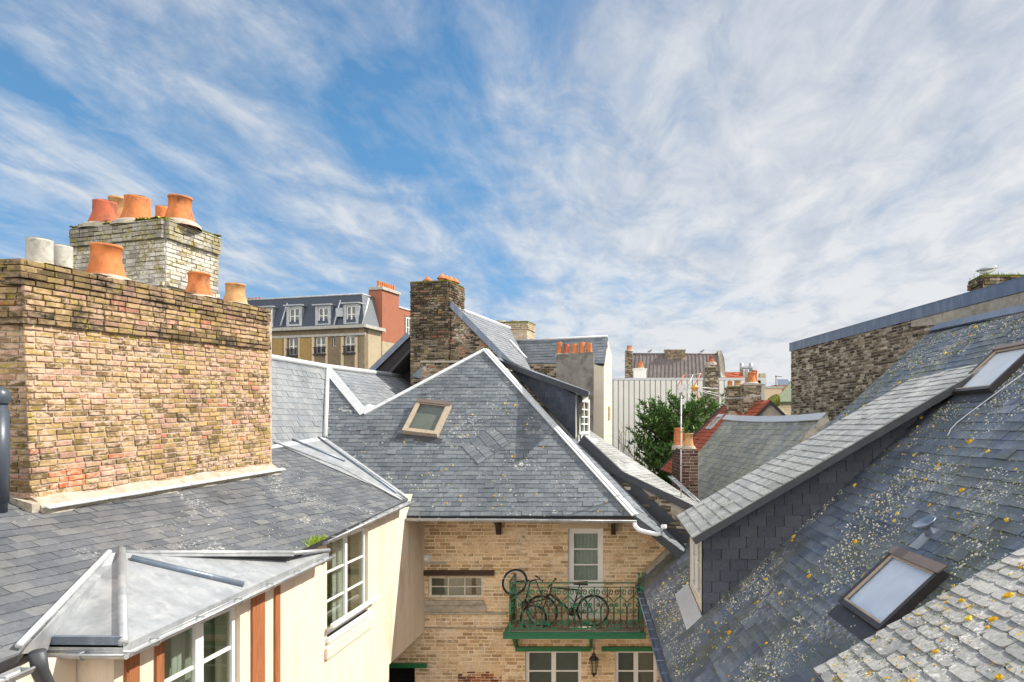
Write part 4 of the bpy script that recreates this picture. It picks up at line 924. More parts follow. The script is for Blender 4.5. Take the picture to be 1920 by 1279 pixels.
def dormer(yn, yf, xl, zl, sl, m_, seed, w, h, label, ycheek=None, scallop=False, win=True, thick=.10, cheek=True, xtop=None):
    par = rh
    P_ = Plane((xl,yn,zl), V((-sl,0,1))); 
    x1 = xtop or (zl-sl*xl+3.28+.915*XE(yn))/(.915-sl)
    mb = MB(); f = roof(mb, P_, [[P_.pt(xl,yn), P_.pt(xl,yf), P_.pt(x1,yf), P_.pt(x1,yn)]], w=w, h=h, t=.012, seed=seed, thick=thick, scallop=scallop)
    d = mb.build('dormer', [m_, M['zinc_dark']], par); d['label'] = label
    if cheek:
        yc = ycheek; xf = xl+.2; xe = x1; x1 = x1-.50; fc = Frame((0,yc,0), (1,0,0), (0,0,1))
        cp = [(xf, rp(xf,yc).z-.02), (x1-.02, rp(x1,yc).z-.05), (x1-.02, P_.z(x1,yc)-thick*.9), (xf, P_.z(xf,yc)-thick*1.1)]
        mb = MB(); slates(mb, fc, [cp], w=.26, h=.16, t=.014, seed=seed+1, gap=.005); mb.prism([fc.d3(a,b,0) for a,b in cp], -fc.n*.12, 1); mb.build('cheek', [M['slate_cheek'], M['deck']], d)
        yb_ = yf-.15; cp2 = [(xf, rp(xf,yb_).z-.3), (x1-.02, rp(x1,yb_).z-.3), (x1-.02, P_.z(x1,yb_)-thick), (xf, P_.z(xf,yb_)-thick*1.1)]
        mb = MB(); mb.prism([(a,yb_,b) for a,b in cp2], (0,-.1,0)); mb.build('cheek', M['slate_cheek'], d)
        ff = Frame((xf,yf-.15,0), (0,-1,0), (0,0,1)); zb = rp(xf,(yn+yf)/2).z; zt = P_.z(xf,yn)-thick*1.1; ww = yf-.15-yc
        mb = MB()
        for (a0,a1,b0,b1) in ((0,.38,zb-.02,zt),(ww-.28,ww,zb-.02,zt),(.38,ww-.28,zb-.02,zb+.16),(.38,ww-.28,zt-.08,zt)): mb.fbox(ff, a0,a1,b0,b1,-.1,0)
        mb.build('front_wall', M['white_worn'], d)
        mb = MB(); mb.prism([rp(xf-.22,yc-.02)+RP.n*.02, rp(xf,yc-.02)+RP.n*.02, rp(xf,yf-.1)+RP.n*.02, rp(xf-.22,yf-.1)+RP.n*.02], RP.n*.01); mb.build('apron', M['lead'], d)
        bpy.context.view_layer.update()
        wn = window(d, ff, .383, ww-.283, zb+.163, zt-.083, h=-.05, cols=1, rows=2, fw=.05, mull=.07, bw=.025, mat_=M['white'], backmat=M['room_lit'], dmax=.3)
        # the window's pieces hang on the dormer, two levels deep
        for c in list(wn.children): c.parent = d
    return d
dormer(10.05, 12.5, 1.1, -1.55, .585, M['slate_dormer'], 91, .235, .165, 'dormer with a pale lit slate roof, dark slate cheek and small white window', ycheek=10.48)
dormer(1.2, 4.6, 1.28, -1.56, .58, M['slate_lichen'], 95, .235, .092, 'slate dormer roof thick with yellow lichen, nearest to the viewer', scallop=True, cheek=False)
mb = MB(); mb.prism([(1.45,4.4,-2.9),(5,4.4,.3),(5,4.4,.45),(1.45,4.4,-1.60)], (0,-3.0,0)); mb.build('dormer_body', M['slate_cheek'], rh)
def sk_from(px, lift, lift_low=None, **k):
    q = [frr.d2(RP.hit(*p)) for p in px]
    a = sorted(p[0] for p in q); b = sorted(p[1] for p in q)
    return skylight(rh, frr, (a[0]+a[1])/2, (a[2]+a[3])/2, (b[0]+b[1])/2, (b[2]+b[3])/2, lift=lift, lift_low=lift_low, **k)
sk_from([(1584,1143),(1664,1196),(1676,1047),(1786,1075)], .10, frame=M['dark_frame'], cover=M['brown_frame'], fw=.055, label='roof window with cloud reflection painted under its pane, next to the mushroom vent')
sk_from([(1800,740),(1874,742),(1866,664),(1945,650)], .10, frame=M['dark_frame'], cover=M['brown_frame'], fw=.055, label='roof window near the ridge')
vb = RP.hit(1744,1003); axv = (RP.n+V((0,0,.6))).normalized()
mb = MB(); mb.lathe(vb-axv*.02, [(.045,0),(.045,.12)], 14, axis=axv); mb.lathe(vb+axv*.10, [(.04,-.02),(.085,.0),(.118,.035),(.122,.05),(.115,.052),(.09,.035),(.05,.025),(.001,.02)], 26, axis=axv)
v_ = mb.build('roof_vent', M['zinc_blue'], rh)
mb = MB(); a, b = frr.d2(vb); mb.fbox(frr, a-.10, a+.10, b-.22, b+.08, .018, .024); mb.build('flashing', M['zinc'], v_)
cb = thing('cable', 'pale cable lying loose over the slates below the upper roof window', 'cable', RP.hit(1780,818))
mb = MB(); mb.tube([RP.hit(*p)+RP.n*.03 for p in ((1780,820),(1786,808),(1796,797),(1815,782),(1850,756),(1890,727),(1935,695))], .008, 6); mb.build('cable_run', M['lead'], cb)
# lichen rosettes and moss cushions, real little lumps scattered over the slates
from mathutils import noise as mn
def lumps(name, f, poly, n, mats, size, thr=.0, ns=1.6, seed=1, par=None, top=.016, rows=None):
    rr = random.Random(seed); mb = MB(); poly = ccw(poly); xs = [p[0] for p in poly]; ys = [p[1] for p in poly]; c = 0
    def inside(x, y):
        return all((poly[(i+1)%len(poly)][0]-poly[i][0])*(y-poly[i][1])-(poly[(i+1)%len(poly)][1]-poly[i][1])*(x-poly[i][0]) > 0 for i in range(len(poly)))
    for k in range(n*6):
        if c >= n: break
        x, y = rr.uniform(min(xs), max(xs)), rr.uniform(min(ys), max(ys))
        if rows and rr.random() < .8: y = round(y/rows)*rows+rr.uniform(-.012,.004)
        if not inside(x, y): continue
        if mn.noise(V((x*ns, y*ns, seed*3.1)))+.45*mn.noise(V((x*ns*3, y*ns*3, seed))) < thr: continue
        c += 1; s = size[0]*(size[1]/size[0])**(rr.random()**1.6); m = 7; mi = rr.randrange(len(mats)); h = s*rr.uniform(.25,.5)
        w = [rr.uniform(.6,1.25) for _ in range(m)]
        ring = [(x+math.cos(2*math.pi*i/m)*s*w[i], y+math.sin(2*math.pi*i/m)*s*w[i]) for i in range(m)]
        vs = [f.d3(a, b, top-.008) for a, b in ring]+[f.d3(x+(a-x)*.6, y+(b-y)*.6, top+h) for a, b in ring]+[f.d3(x, y, top+h*.75)]
        mb.raw(vs, [(i,(i+1)%m,(i+1)%m+m,i+m) for i in range(m)]+[(i+m,(i+1)%m+m,2*m) for i in range(m)], mi, (rr.random(),0,0))
    o = mb.build(name, mats, par); o['kind'] = 'stuff'; return o
M['lichen_y'] = plain('lichen_y', (.62,.36,.02), .95, .35, 30, .1, 0, .8); M['lichen_y2'] = plain('lichen_y2', (.70,.50,.08), .95, .3, 30, .1, 0, .8)
M['lichen_w'] = plain('lichen_w', (.66,.65,.58), .95, .2, 40, .1, 0, .6); M['lichen_g'] = plain('lichen_g', (.40,.42,.26), .95, .3, 40, .1, 0, .6)
mainp = [frr.d2(p) for p in (rp(XE(3)+.02,3.0), rp(XE(13.8)+.05,13.8), TF, TN, rp(TN.x-.1,3.0))]
lumps('lichen', frr, mainp, 19000, [M['lichen_w'], M['lichen_w'], M['lichen_g']], (.0035,.018), thr=.07, ns=.85, seed=3, par=rh)
lumps('lichen', frr, mainp, 6000, [M['lichen_g'], M['moss']], (.006,.02), thr=-.1, ns=1.1, seed=5, par=rh, rows=.145)
lumps('lichen', frr, mainp, 520, [M['lichen_y'], M['lichen_y2']], (.010,.042), thr=.05, ns=1.9, seed=7, par=rh)
fr_left = roof_frame(LP); lp2 = [fr_left.d2(q_) for q_ in (EVe, E1, VT, LP.hit(500,860), AP2e)]
DP2 = Plane((1.28,1.2,-1.56), V((-.58,0,1))); DF2 = roof_frame(DP2); dp2 = [DF2.d2(DP2.pt(x, y)) for x, y in ((1.3,1.3),(1.3,4.57),(4.6,4.57),(4.6,1.3))]
lumps('lichen', DF2, dp2, 480, [M['lichen_y'], M['lichen_y2']], (.008,.036), thr=.0, ns=2.6, seed=9, par=rh)
lumps('lichen', fr_left, lp2, 900, [M['lichen_w'], M['lichen_g']], (.004,.016), thr=.05, ns=1.1, seed=23, par=lh, rows=.135, top=.010)
lumps('lichen', DF2, dp2, 5000, [M['lichen_w'], M['lichen_g']], (.003,.010), thr=-.1, ns=2.0, seed=11, par=rh)
lumps('lichen', frc, [frc.d2(p) for p in (EL, EE, CP.hit(960,740), CP.hit(640,850))], 60, [M['lichen_y'], M['lichen_y2']], (.012,.04), thr=.1, ns=1.5, seed=13, par=chs)
ct = c2+V((-.955,.296,0)).normalized()*0
FT = Frame(V((c2.x,c2.y,c2.z+.05)), V((-.955,.296,0)), V((.182,.983,0)));
if FT.n.z < 0: FT = Frame(FT.o+FT.e1*2.18, -FT.e1, FT.e2)
for q_ in ([(-.03,-.05),(2.2,-.05),(2.2,.22),(-.03,.22)], [(1.9 if FT.e1.x > 0 else -.03,-.05),(2.22 if FT.e1.x > 0 else .3,-.05),(2.22 if FT.e1.x > 0 else .3,1.3),(1.9 if FT.e1.x > 0 else -.03,1.3)]):
    mo = lumps('moss_cushion', FT, q_, 420, [M['moss'], M['moss'], M['moss'], M['lichen_y2']], (.012,.05), thr=-.15, ns=2.5, seed=19, par=lh, top=.0)
lumps('lichen', frc, [frc.d2(p) for p in (EL, EE, CP.hit(950,700), CP.hit(640,850))], 1500, [M['lichen_w'], M['lichen_w'], M['lichen_g']], (.005,.022), thr=.0, ns=1.3, seed=17, par=chs, rows=.135, top=.010)
# ================================================================== PARAPET WALL HOUSE
pw = thing('parapet_wall_house', 'house end wall of dark speckled brick with a blue zinc coping, beyond the lichen roof', 'house', (6.5,16,GZ))
pf = V((5.50,22.25,0)); pn = V((7.85,7.9,0)); dd = (pn-pf).normalized(); PF = Frame(pf, dd, (0,0,1)); 
if PF.n.dot(-pf) < 0: PF = Frame(pn, -dd, (0,0,1))
LW = (pn-pf).length
qa = PF.d2(pf+V((0,0,-2.2))); qb = PF.d2(pn)
x0, x1 = sorted((qa[0], qb[0])); mb = MB()
bricks(mb, PF, [(x0,-3.0),(x1,-3.0),(x1,2.36),(x0,2.36)], w=.22, h=.07, g=.013, depth=.32, seed=101, rough=1.2, side=.015); 
mb.build('wall', [M['brick_wallr'], M['mortar_grey']], pw)
mb = MB(); mb.fbox(PF, x0-.05, x1, 2.34, 2.58, .02, .045); mb.fbox(PF, x0-.05, x1, 2.582, 2.60, -.36, .05); mb.build('coping', M['zinc_blue'], pw)
mb = MB(); sg = 1 if qb[0] > qa[0] else -1
yy = [15.7, 13.5, 11, 8.5]; pts = []
def pwp(y, z): t = (y-pf.y)/(pn.y-pf.y); return pf.lerp(pn, t)+V((0,0,z))
mb.prism([pwp(15.8,2.20), pwp(8.0,1.5), pwp(8.0,2.33), pwp(15.8,2.33)], PF.n*.03); mb.build('render_band', M['mortar_fillet'], pw)
mb = MB(); mb.box((5.9,12,GZ),(11,22,-3.0)); mb.prism([pf+V((.32,0,2.3)), pn+V((.4,0,2.3)), pn+V((4,0,-.5)), pf+V((4,0,-.5))], (0,0,-.1)); mb.build('house_core', M['deck'], pw)
cc = at(1843,520,16); pc_ = brick_chimney(pw, (cc.x,cc.y), (1,0), (.1,1), 2.0, .75, 2.3, cc.z, M['brick_dark'], M['mortar_grey'], seed=111, cap=(.03,.06), capmat=M['moss'], prot=lambda b: (.05,.2) if b > cc.z-2.3-.16 else (0,0), label='mossy chimney')
mb = MB()
for k in range(260):
    p = V((cc.x+R.uniform(-.1,1.6), cc.y+R.uniform(0,.6), cc.z+.05)); d = V((R.uniform(-.05,.05),R.uniform(-.05,.05),R.uniform(.03,.13))); s_ = V((R.uniform(-1,1),R.uniform(-1,1),0)).normalized()*.012; mb.raw([p-s_,p+s_,p+d],[(0,1,2)],0,(R.random(),0,0))
tag(mb.build('grass_tuft', M['grass']), 'short grass and moss growing on top of the chimney at the right edge', 'grass', kind='stuff')
# gull
gl = at(1851,512,16.1); gt = thing('gull', 'white and grey gull sitting on the mossy chimney at the right edge', 'bird', gl)
mb = MB()
def blob(mb, c, ax, L_, r, prof=((0,.0),(.1,.45),(.3,.9),(.5,1),(.7,.8),(.88,.45),(1,.02)), n=12): mb.lathe(V(c)-V(ax).normalized()*L_/2, [(r*b, L_*a) for a, b in prof], n, axis=ax)
blob(mb, gl+V((0,0,.05)), (1,0,.15), .40, .075); blob(mb, gl+V((.17,0,.13)), (1,0,-.1), .11, .045); mb.tube([gl+V((.12,0,.08)), gl+V((.17,0,.13))], .035, 8); gb = mb.build('body', M['feather'], gt)
mb = MB()
for s_ in (-1,1): blob(mb, gl+V((-.05,s_*.055,.075)), (1,0,.12), .38, .045)
mb.build('wing', M['feather_grey'], gt)
mb = MB(); mb.tube([gl+V((.215,0,.125)), gl+V((.265,0,.11))], .012, 6, r1=.003); mb.build('beak', M['antenna_yellow'], gt)
# ================================================================== SADDLE ROOF
sd_ = thing('green_slate_house', 'house with a sagging green-grey slate roof and a pale zinc ridge', 'house', (3.5,20,GZ))
RN, RF = V((4.68,16,.17)), V((3.77,24.2,.27)); SD = Plane.three(RN, RF, RN+V((-1,0,-1.1)))
mb = MB(); roof(mb, SD, [[SD.hit(*p) for p in ((1560,790),(1359,788),(1298,864),(1298,985),(1400,985),(1520,850))]], w=.24, h=.165, seed=121)
mb.prism([RN+(RN-RF)*.03, RF, RF+V((2.5,0,-2.6)), RN+V((2.5,0,-2.6))], (0,0,-.1), 1); mb.build('roof', [M['slate_green'], M['deck']], sd_)
mb = MB(); pts = [RF.lerp(RN, t)+V((0,0,-.03+.07*(1-2*t)**2)) for t in (0,.2,.4,.6,.8,1.0)]
for a, b in zip(pts, pts[1:]): mb.bar(a+SD.n*.03, b+SD.n*.03, .22, .03, (-.7,0,.7))
mb.build('ridge_flashing', M['lead'], sd_)
mb = MB(); ve = [SD.hit(1548,792), SD.hit(1527,812), SD.hit(1500,838)]
for a, b in zip(ve, ve[1:]): mb.tube([a+V((.1,0,.02)), a.lerp(b,.5)+V((.1,0,.08)), b+V((.1,0,.02))], .15, 9)
mb.build('verge_mortar', M['mortar_fillet'], sd_)
mb = MB(); mb.box((2.2,17,GZ),(5.5,24,-2.6)); mb.build('house_core', M['render_grey'], sd_)
def gbrick_wall(parent, u0, u1, v0, v1, y, mat_='brick_dark', mort='mortar_grey', seed=1, name='wall', w=.22, h=.075, depth=.3):
    mb = MB(); f = Frame((0,y,0),(1,0,0),(0,0,1)); k = y/F
    bricks(mb, f, [((u0-CX)*k,(CY-v1)*k),((u1-CX)*k,(CY-v1)*k),((u1-CX)*k,(CY-v0)*k),((u0-CX)*k,(CY-v0)*k)], w=w, h=h, g=.012, depth=depth, seed=seed); return mb.build(name, [M[mat_], M[mort]], parent)
# two-pot brown chimney
c3 = at(1277,842,17); bc = thing('brown_chimney', 'narrow dark brown brick chimney carrying two clay pots behind the aerial mast', 'chimney', (c3.x,c3.y,-4))
mb0 = brick_chimney(bc, (c3.x,c3.y), (1,0), (-.05,1), .40, 1.6, -4.0, c3.z, M['brick_brown'], M['mortar_grey'], name='stack', seed=131, w=.21, h=.072)
pot(bc, (c3.x+.20, c3.y+.25, c3.z), .14, .10, .37, M['terra_tan'], label='tan clay pot'); pot(bc, (c3.x+.03, c3.y+1.0, c3.z), .13, .115, .50, M['terra'], label='orange clay pot')
# ================================================================== RED ROOF HOUSE
rr_ = thing('red_tile_house', 'house with a red tiled roof and brick chimneys beside the dark green tree', 'house', (4,27,GZ))
V1, V2, NT = at(1360,760,30), at(1239,881,30), V((5.3,24.2,.91)); RT = Plane.three(V1, V2, NT)
NB_ = NT+(V2-V1); mb = MB(); roof(mb, RT, [[V1, V2, NT+(V2-V1), NT]], w=.26, h=.20, t=.03, seed=141, jit=.6); mb.prism([V1, NT, NT+V((2.6,0,-2.6)), V1+V((2.6,0,-2.6))], (0,0,-.1), 1); mb.build('roof', [M['tile_red'], M['deck']], rr_)
mb = MB(); nb = V((8.4,24.3,-2.2)); mb.prism([NT+V((0,.1,-.12)), NB_+V((0,.1,-.12)), nb], (0,.3,0)); mb.build('gable_wall', M['mortar_fillet'], rr_)
mb = MB(); strip(mb, V1+V((0,.03,0)), V2+V((0,.03,0)), .16, RT.n, t=.06); mb.build('verge', M['zinc_dark'], rr_)
frt = roof_frame(RT); q = [frt.d2(RT.hit(*p)) for p in ((1330,806),(1352,781))]
xa, xb = sorted((q[0][0], q[1][0])); ca = (xa+xb)/2; skylight(rr_, frt, ca-.4, ca+.4, q[0][1], q[1][1], lift=.08, frame=M['lead'], fw=.10)
mb = MB(); mb.box((2.6,24.4,GZ),(7.5,29.9,-1.9)); mb.build('wall', M['cream_dim'], rr_)
c4 = at(1395,722,25.6); k1 = brick_chimney(rr_, (c4.x,c4.y), (1,0), (0,1), .62, .8, -1.2, c4.z, M['brick_wallr'], M['mortar_grey'], seed=151, cap=(.04,.06), capmat=M['concrete'], label='tall brick chimney')
pot(k1, (c4.x+.32, c4.y+.3, c4.z+.05), .22, .13, .42, M['terra'])
c5 = at(1366,728,26.6); k2 = brick_chimney(rr_, (c5.x,c5.y), (1,0), (0,1), .58, .8, -1.2, c5.z, M['brick_wallr'], M['mortar_grey'], seed=153, cap=(.04,.06), capmat=M['moss'], label='low brick chimney')
pot(k2, (c5.x+.1, c5.y+.3, c5.z+.05), .11, .09, .22, M['terra']); pot(k2, (c5.x+.4, c5.y+.3, c5.z+.05), .15, .11, .24, M['terra_tan'])
mb = MB(); cw = V((c4.x+.18, c4.y+.55, c4.z+.04)); mb.tube([cw, cw+V((0,0,.55))], .05, 8); mb.tube([cw+V((-.16,0,.62)), cw+V((.16,0,.62))], .05, 8)
for s_ in (-1,1): mb.tube([cw+V((s_*.17,0,.48)), cw+V((s_*.17,0,.78))], .07, 8)
mb.build('chimney_cowl', M['zinc'], rr_)
pot(k1, (c4.x+.5, c4.y+.65, c4.z+.05), .13, .10, .52, M['terra'])
mb = MB(); 
for k in range(7): 
    p = at(1432+k*4, 762-k*3.2+R.uniform(-1,1), 25.2+.1*k); mb.lathe(p-V((0,0,.35)), [(.12,0),(.16,.2),(.13,.38),(.001,.44)], 7, wob=.2)
mb.build('mossy_verge', M['moss'], rr_)
# ================================================================== HALL AND BEHIND
hl = thing('corrugated_hall', 'long windowless hall clad in pale ribbed sheet behind the trees', 'hall', (4.5,50,GZ))
mb = MB(); y = 45; x0 = (1130-CX)/F*y; x1 = (1434-CX)/F*y; zt = (CY-713)/F*y
mb.box((x0,y,GZ),(x1,y+18,zt)); 
for k in range(int((x1-x0)/.33)): mb.box((x0+.02+k*.33,y-.10,GZ),(x0+.29+k*.33,y-.002,zt-.02), 1)
mb.build('wall', [M['rib_recess_shade'], M['corrugated']], hl)
mb = MB(); mb.box((x0-.05,y-.10,zt+.003),(x1+.08,y+.5,zt+.14)); mb.box((x1-.5,y-.10,zt-.0),(x1+.08,y-.05,zt-.25)); mb.build('parapet_cap', M['lead'], hl)
def stack(parent, u0, u1, v0, y, zb, mat_, name='chimney', d=.8, lab=None, cap=None):
    mb = MB(); p, q = at(u0,v0,y), at(u1,v0,y); f = Frame((p.x,y,0),(1,0,0),(0,0,1))
    bricks(mb, f, [(0,zb),(q.x-p.x,zb),(q.x-p.x,p.z),(0,p.z)], w=.24, h=.085, depth=d, seed=int(u0), rough=.8, side=.02)
    if cap: mb.box((p.x-.06,y-.06,p.z+.002),(q.x+.06,y+d+.06,p.z+.09), 1)
    o = mb.build(name, [M[mat_], M['mortar_grey']], parent)
    if lab: o['label'] = lab
    return o
wb = MB(); p, q = at(1188,693,46), at(1212,693,46); wb.box((p.x,46,zt-.1),(q.x,46.9,p.z)); wb.box((p.x-.05,45.95,p.z+.002),(q.x+.05,46.95,p.z+.07))
for k in range(4): wb.box((p.x+.05+k*.2,45.96,zt),(p.x+.09+k*.2,45.998,p.z-.02))
wb = wb.build('vent_box', M['white'], hl); pot(wb, at(1201,693,46.4)+V((0,0,.05)), .22, .14, .45, M['terra'])
tc_ = thing('tall_grey_chimney', 'tall slim grey-brown chimney with one clay pot standing in front of the ribbed hall', 'chimney', at(1335,780,40))
stack(tc_, 1322, 1347, 684, 40, GZ, 'brick_wallr', name='stack'); mb = MB(); p = at(1334,684,40.4); mb.lathe(p, [(.34,-.05),(.30,.05),(.1,.12),(.001,.12)], 10); mb.build('flaunching', M['mortar_fillet'], tc_); pot(tc_, p+V((0,0,.08)), .22, .14, .38, M['terra_red'])
mh = thing('seamed_roof_house', 'house with a brownish seamed metal roof rising above the ribbed hall', 'house', (8,62,GZ))
A_, B_, C_, D_ = at(1187,664,62), at(1347,664,62), at(1353,716,59.6), at(1180,716,59.6)
mb = MB(); mb.prism([A_,B_,C_,D_], (0,0,-.15)); pl = Plane.three(A_,B_,C_)
for k in range(24):
    t = k/23; a, b = A_.lerp(B_,t), D_.lerp(C_,t); mb.bar(a+pl.n*.01, b+pl.n*.01, .05, .06, pl.n)
mb.prism([A_, B_, B_+V((0,3,-2.5)), A_+V((0,3,-2.5))], (0,0,-.1)); mb.build('roof', M['pinkroof'], mh)
mb = MB(); mb.box((D_.x-.2,59.6,GZ),(C_.x+.1,65,D_.z-.2)); mb.build('wall', M['cream_dim'], mh)
mb = MB(); mb.tube([A_, B_], .09, 6); mb.build('ridge_cap', M['pinkroof'], mh)
s1 = stack(mh, 1172, 1186, 658, 60, 2, 'brick_dark', lab='brick chimney at the left gable'); pot(s1, at(1180,658,60.3), .26, .2, .42, M['terra']); 
stack(mh, 1247, 1285, 657, 61.5, 5, 'brick_dark', lab='wide low chimney on the ridge', cap=1)
mb = MB(); p = [at(1346,658,61.8), at(1352,656,61.8), at(1358,672,60.5), at(1361,708,59.3), at(1352,708,59.3)]; mb.prism(p, (.0,.9,0)); mb.build('gable_parapet', M['mortar_fillet'], mh)
for i, (u, lab) in enumerate(((1218,'small dark bird on the brown metal roof, left of the wide ridge chimney'),(1316,'small dark bird on the brown metal roof near its right gable'))):
    c = at(u,663,62); t = thing('bird', lab, 'bird', c, 'birds on the metal roof ridge'); mb = MB(); blob(mb, c+V((0,0,.20)), (1,0,.4), .40, .09); blob(mb, c+V((.17,0,.32)), (1,0,0), .14, .06); mb.tube([c, c+V((0,0,.18))], .02, 5); mb.build('body', M['feather_grey'], t)
rd = thing('distant_red_roof_house', 'small house with an orange tiled roof just above the right end of the ribbed hall', 'house', (12,75,GZ))
p = [at(1357,699,76), at(1393,698,76), at(1395,712,74), at(1357,712,74)]; mb = MB(); roof(mb, Plane.three(p[0],p[1],p[2]), [p], w=.5, h=.35, t=.05, seed=161); mb.build('roof', [M['tile_red'], M['deck']], rd)
mb = MB(); mb.box((p[3].x,74.1,GZ),(p[2].x,78,p[3].z-.1)); mb.build('wall', M['cream_dim'], rd); stack(rd, 1393, 1400, 696, 75, 2, 'brick_farlit')
stack(rd, 1425, 1436, 700, 75, 2, 'brick_farlit')
gr = thing('green_metal_roof_house', 'low brick house with a mossy green sheet roof left of the dark parapet wall', 'house', (10,38,GZ))
mb = MB(); p = [at(1452,753,36), at(1500,753,36), at(1500,696,39), at(1486,709,38.6)]; mb.prism(p, (0,.1,-.15)); 
mb.build('roof', M['copper_green'], gr)
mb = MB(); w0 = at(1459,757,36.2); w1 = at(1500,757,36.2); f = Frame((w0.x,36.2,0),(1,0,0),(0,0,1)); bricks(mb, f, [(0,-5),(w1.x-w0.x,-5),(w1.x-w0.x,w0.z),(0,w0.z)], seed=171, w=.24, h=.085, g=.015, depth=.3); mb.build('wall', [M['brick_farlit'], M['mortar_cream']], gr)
for i, (u0,u1,v0,y,mt,lab) in enumerate(((1434,1466,728,58,'cream_dim','low pinkish rendered building seen between the ribbed hall and the green roof'),(1452,1484,722,95,'brick_redmix','far brick house with a blue slate roof on the horizon left of the parapet wall'))):
    t = thing('distant_house', lab, 'house', at(u0,v0,y)); a, b = at(u0,v0,y), at(u1,v0,y); mb = MB()
    if i: 
        f = Frame((a.x,y,0),(1,0,0),(0,0,1)); bricks(mb, f, [(0,-2),(b.x-a.x,-2),(b.x-a.x,a.z),(0,a.z)], seed=5, w=.5, h=.2, g=.03, depth=4); mb.build('wall', [M[mt], M['mortar_grey']], t)
        mb = MB(); mb.prism([(a.x+.5,y,a.z),(b.x,y,a.z),(b.x,y+2,a.z+.9),(a.x+.8,y+2,a.z+.9)], (0,0,-.1)); mb.build('roof', M['zinc_blue'], t)
    else:
        mb.box((a.x,y,GZ),(b.x,y+5,a.z)); mb.build('wall', M[mt], t); mb = MB(); mb.box((a.x-.1,y-.1,a.z+.002),(b.x+.1,y+5,a.z+.15)); mb.build('coping', M['concrete'], t)
fa_ = thing('distant_aerial', 'tiny television aerial on a far roof left of the parapet wall', 'aerial', at(1455,725,70)); mb = MB(); mb.tube([at(1455,728,70), at(1455,704,70)], .04, 5); mb.tube([at(1453,706,70), at(1466,706,70)], .03, 5); mb.build('mast', M['iron'], fa_)
# ================================================================== GABLE HOUSE WITH CENTRAL CHIMNEY
gh = thing('dark_chimney_house', 'brick gable house with a heavy sooty chimney and slate roof behind the hipped roof', 'house', (-4.5,22,GZ))
C3 = at(843,573,21); gd = V((.977,-.215,0)); rdv = V((.215,.977,0)); Gp = Plane(C3, V((-.215,-.977,0)))
VB = Gp.hit(952,683); RE = C3+rdv*4.93; RPg = Plane.three(C3, VB, RE)
mb = MB(); roof(mb, RPg, [[C3, VB, RPg.hit(1005,712), RPg.hit(984,672), RE]], w=.22, h=.14, seed=181)
mb.prism([C3, RE, RE+V((-3,.6,-3)), C3+V((-3,.6,-3))], (0,0,-.1), 1); mb.build('roof', [M['slate_wing'], M['deck']], gh)
mb = MB(); mb.bar(C3+V((-.02,-.06,-.02)), VB+V((-.02,-.06,-.02)), .04, .17, RPg.n); mb.build('verge_board', M['zinc_blue'], gh)
mb = MB(); mb.tube([C3, RE], .06, 6); mb.build('ridge_cap', M['lead'], gh)
fg = Frame(Gp.hit(800,700), gd, (0,0,1)); mb = MB()
bricks(mb, fg, ccw([fg.d2(Gp.hit(*p)) for p in ((802,730),(950,730),(950,684),(843,577),(802,600))]), w=.22, h=.075, g=.012, depth=.3, seed=182, rough=1.4, side=.02)
mb.build('wall', [M['brick_dark'], M['mortar_grey']], gh)
c6 = at(842,529,21); mb = MB()
cst = brick_chimney(gh, (c6.x,c6.y-.10), (-.977,.215), (.215,.977), 1.19, 1.04, 1.2, c6.z, M['brick_dark'], M['mortar_grey'], seed=191, w=.22, h=.07, rough=1.3, side=.022, prot=lambda b: (.03,.5) if b > c6.z-1.2-1.6 else (0,.12), cap=(.02,.04), capmat=M['moss'], label='heavy sooty chimney with conical clay caps')
def coned(u, v, y):
    c = at(u,v,y); c.z = c6.z+.04; h = (CY-v)/F*y-c.z
    mb = MB(); s_ = .17; mb.lathe(c, [(.10,0),(.085,h-.10)], 12); mb.lathe(c+V((0,0,h-.13)), [(.15,-.02),(.155,0),(.09,.06),(.03,.13),(.001,.15)], 14); return mb.build('chimney_pot', M['terra'], cst)
coned(802,519,21.45); coned(829,514,21.3); coned(837,517,21.7); coned(845,519,22.0); coned(853,522,22.2)
# black clad wall + lower ledge
mb = MB(); y = 22.2; pl = [at(*p, y) for p in ((696,700),(770,628),(801,621),(801,730),(696,730))]; mb.prism(pl, (0,.3,0)); ko = mb.build('black_clad_wall', M['black_void'], gh)
ko.data.materials[0] = plain('bitumen', (.018,.016,.020), .6, .3, 5)
mb = MB(); mb.bar(pl[0]+V((0,-.03,-.05)), pl[1]+V((0,-.03,-.05)), .10, .16, (-.7,0,.7)); mb.bar(pl[1]+V((0,-.03,-.05)), pl[2]+V((0,-.03,-.05)), .10, .16, (0,0,1)); mb.build('verge_flashing', M['zinc_blue'], gh)
o = gbrick_wall(gh, 790, 862, 681, 760, 20.2, seed=195, name='ledge_wall'); mb = MB(); a, b = at(788,680,20.15), at(905,680,20.15); mb.box((a.x,20.15,a.z),(b.x,20.6,a.z+.06)); mb.build('ledge_cap', M['mortar_fillet'], gh)
mb = MB(); mb.prism([at(772,705,20.5), at(790,688,20.5), at(794,712,20.5)], (0,.3,0)); mb.build('lead_soaker', M['zinc_blue'], gh)
mb = MB(); mb.box((-8,22.5,GZ),(-3,26,.8)); mb.build('house_core', M['render_grey'], gh)
c7 = at(988,605,30); mc = thing('mossy_chimney', 'wide mossy orange-brown chimney standing behind the slate ridge', 'chimney', (c7.x,c7.y,0))
brick_chimney(mc, (c7.x,c7.y), (-.977,.215), (.215,.977), 1.45, 1.0, 0, c7.z, M['brick_farlit'], M['mortar_grey'], name='stack', seed=201, cap=(.05,.07), capmat=M['moss'], prot=lambda b: (.04,.3) if b > c7.z-.3 else (0,0.1), w=.24, h=.08)
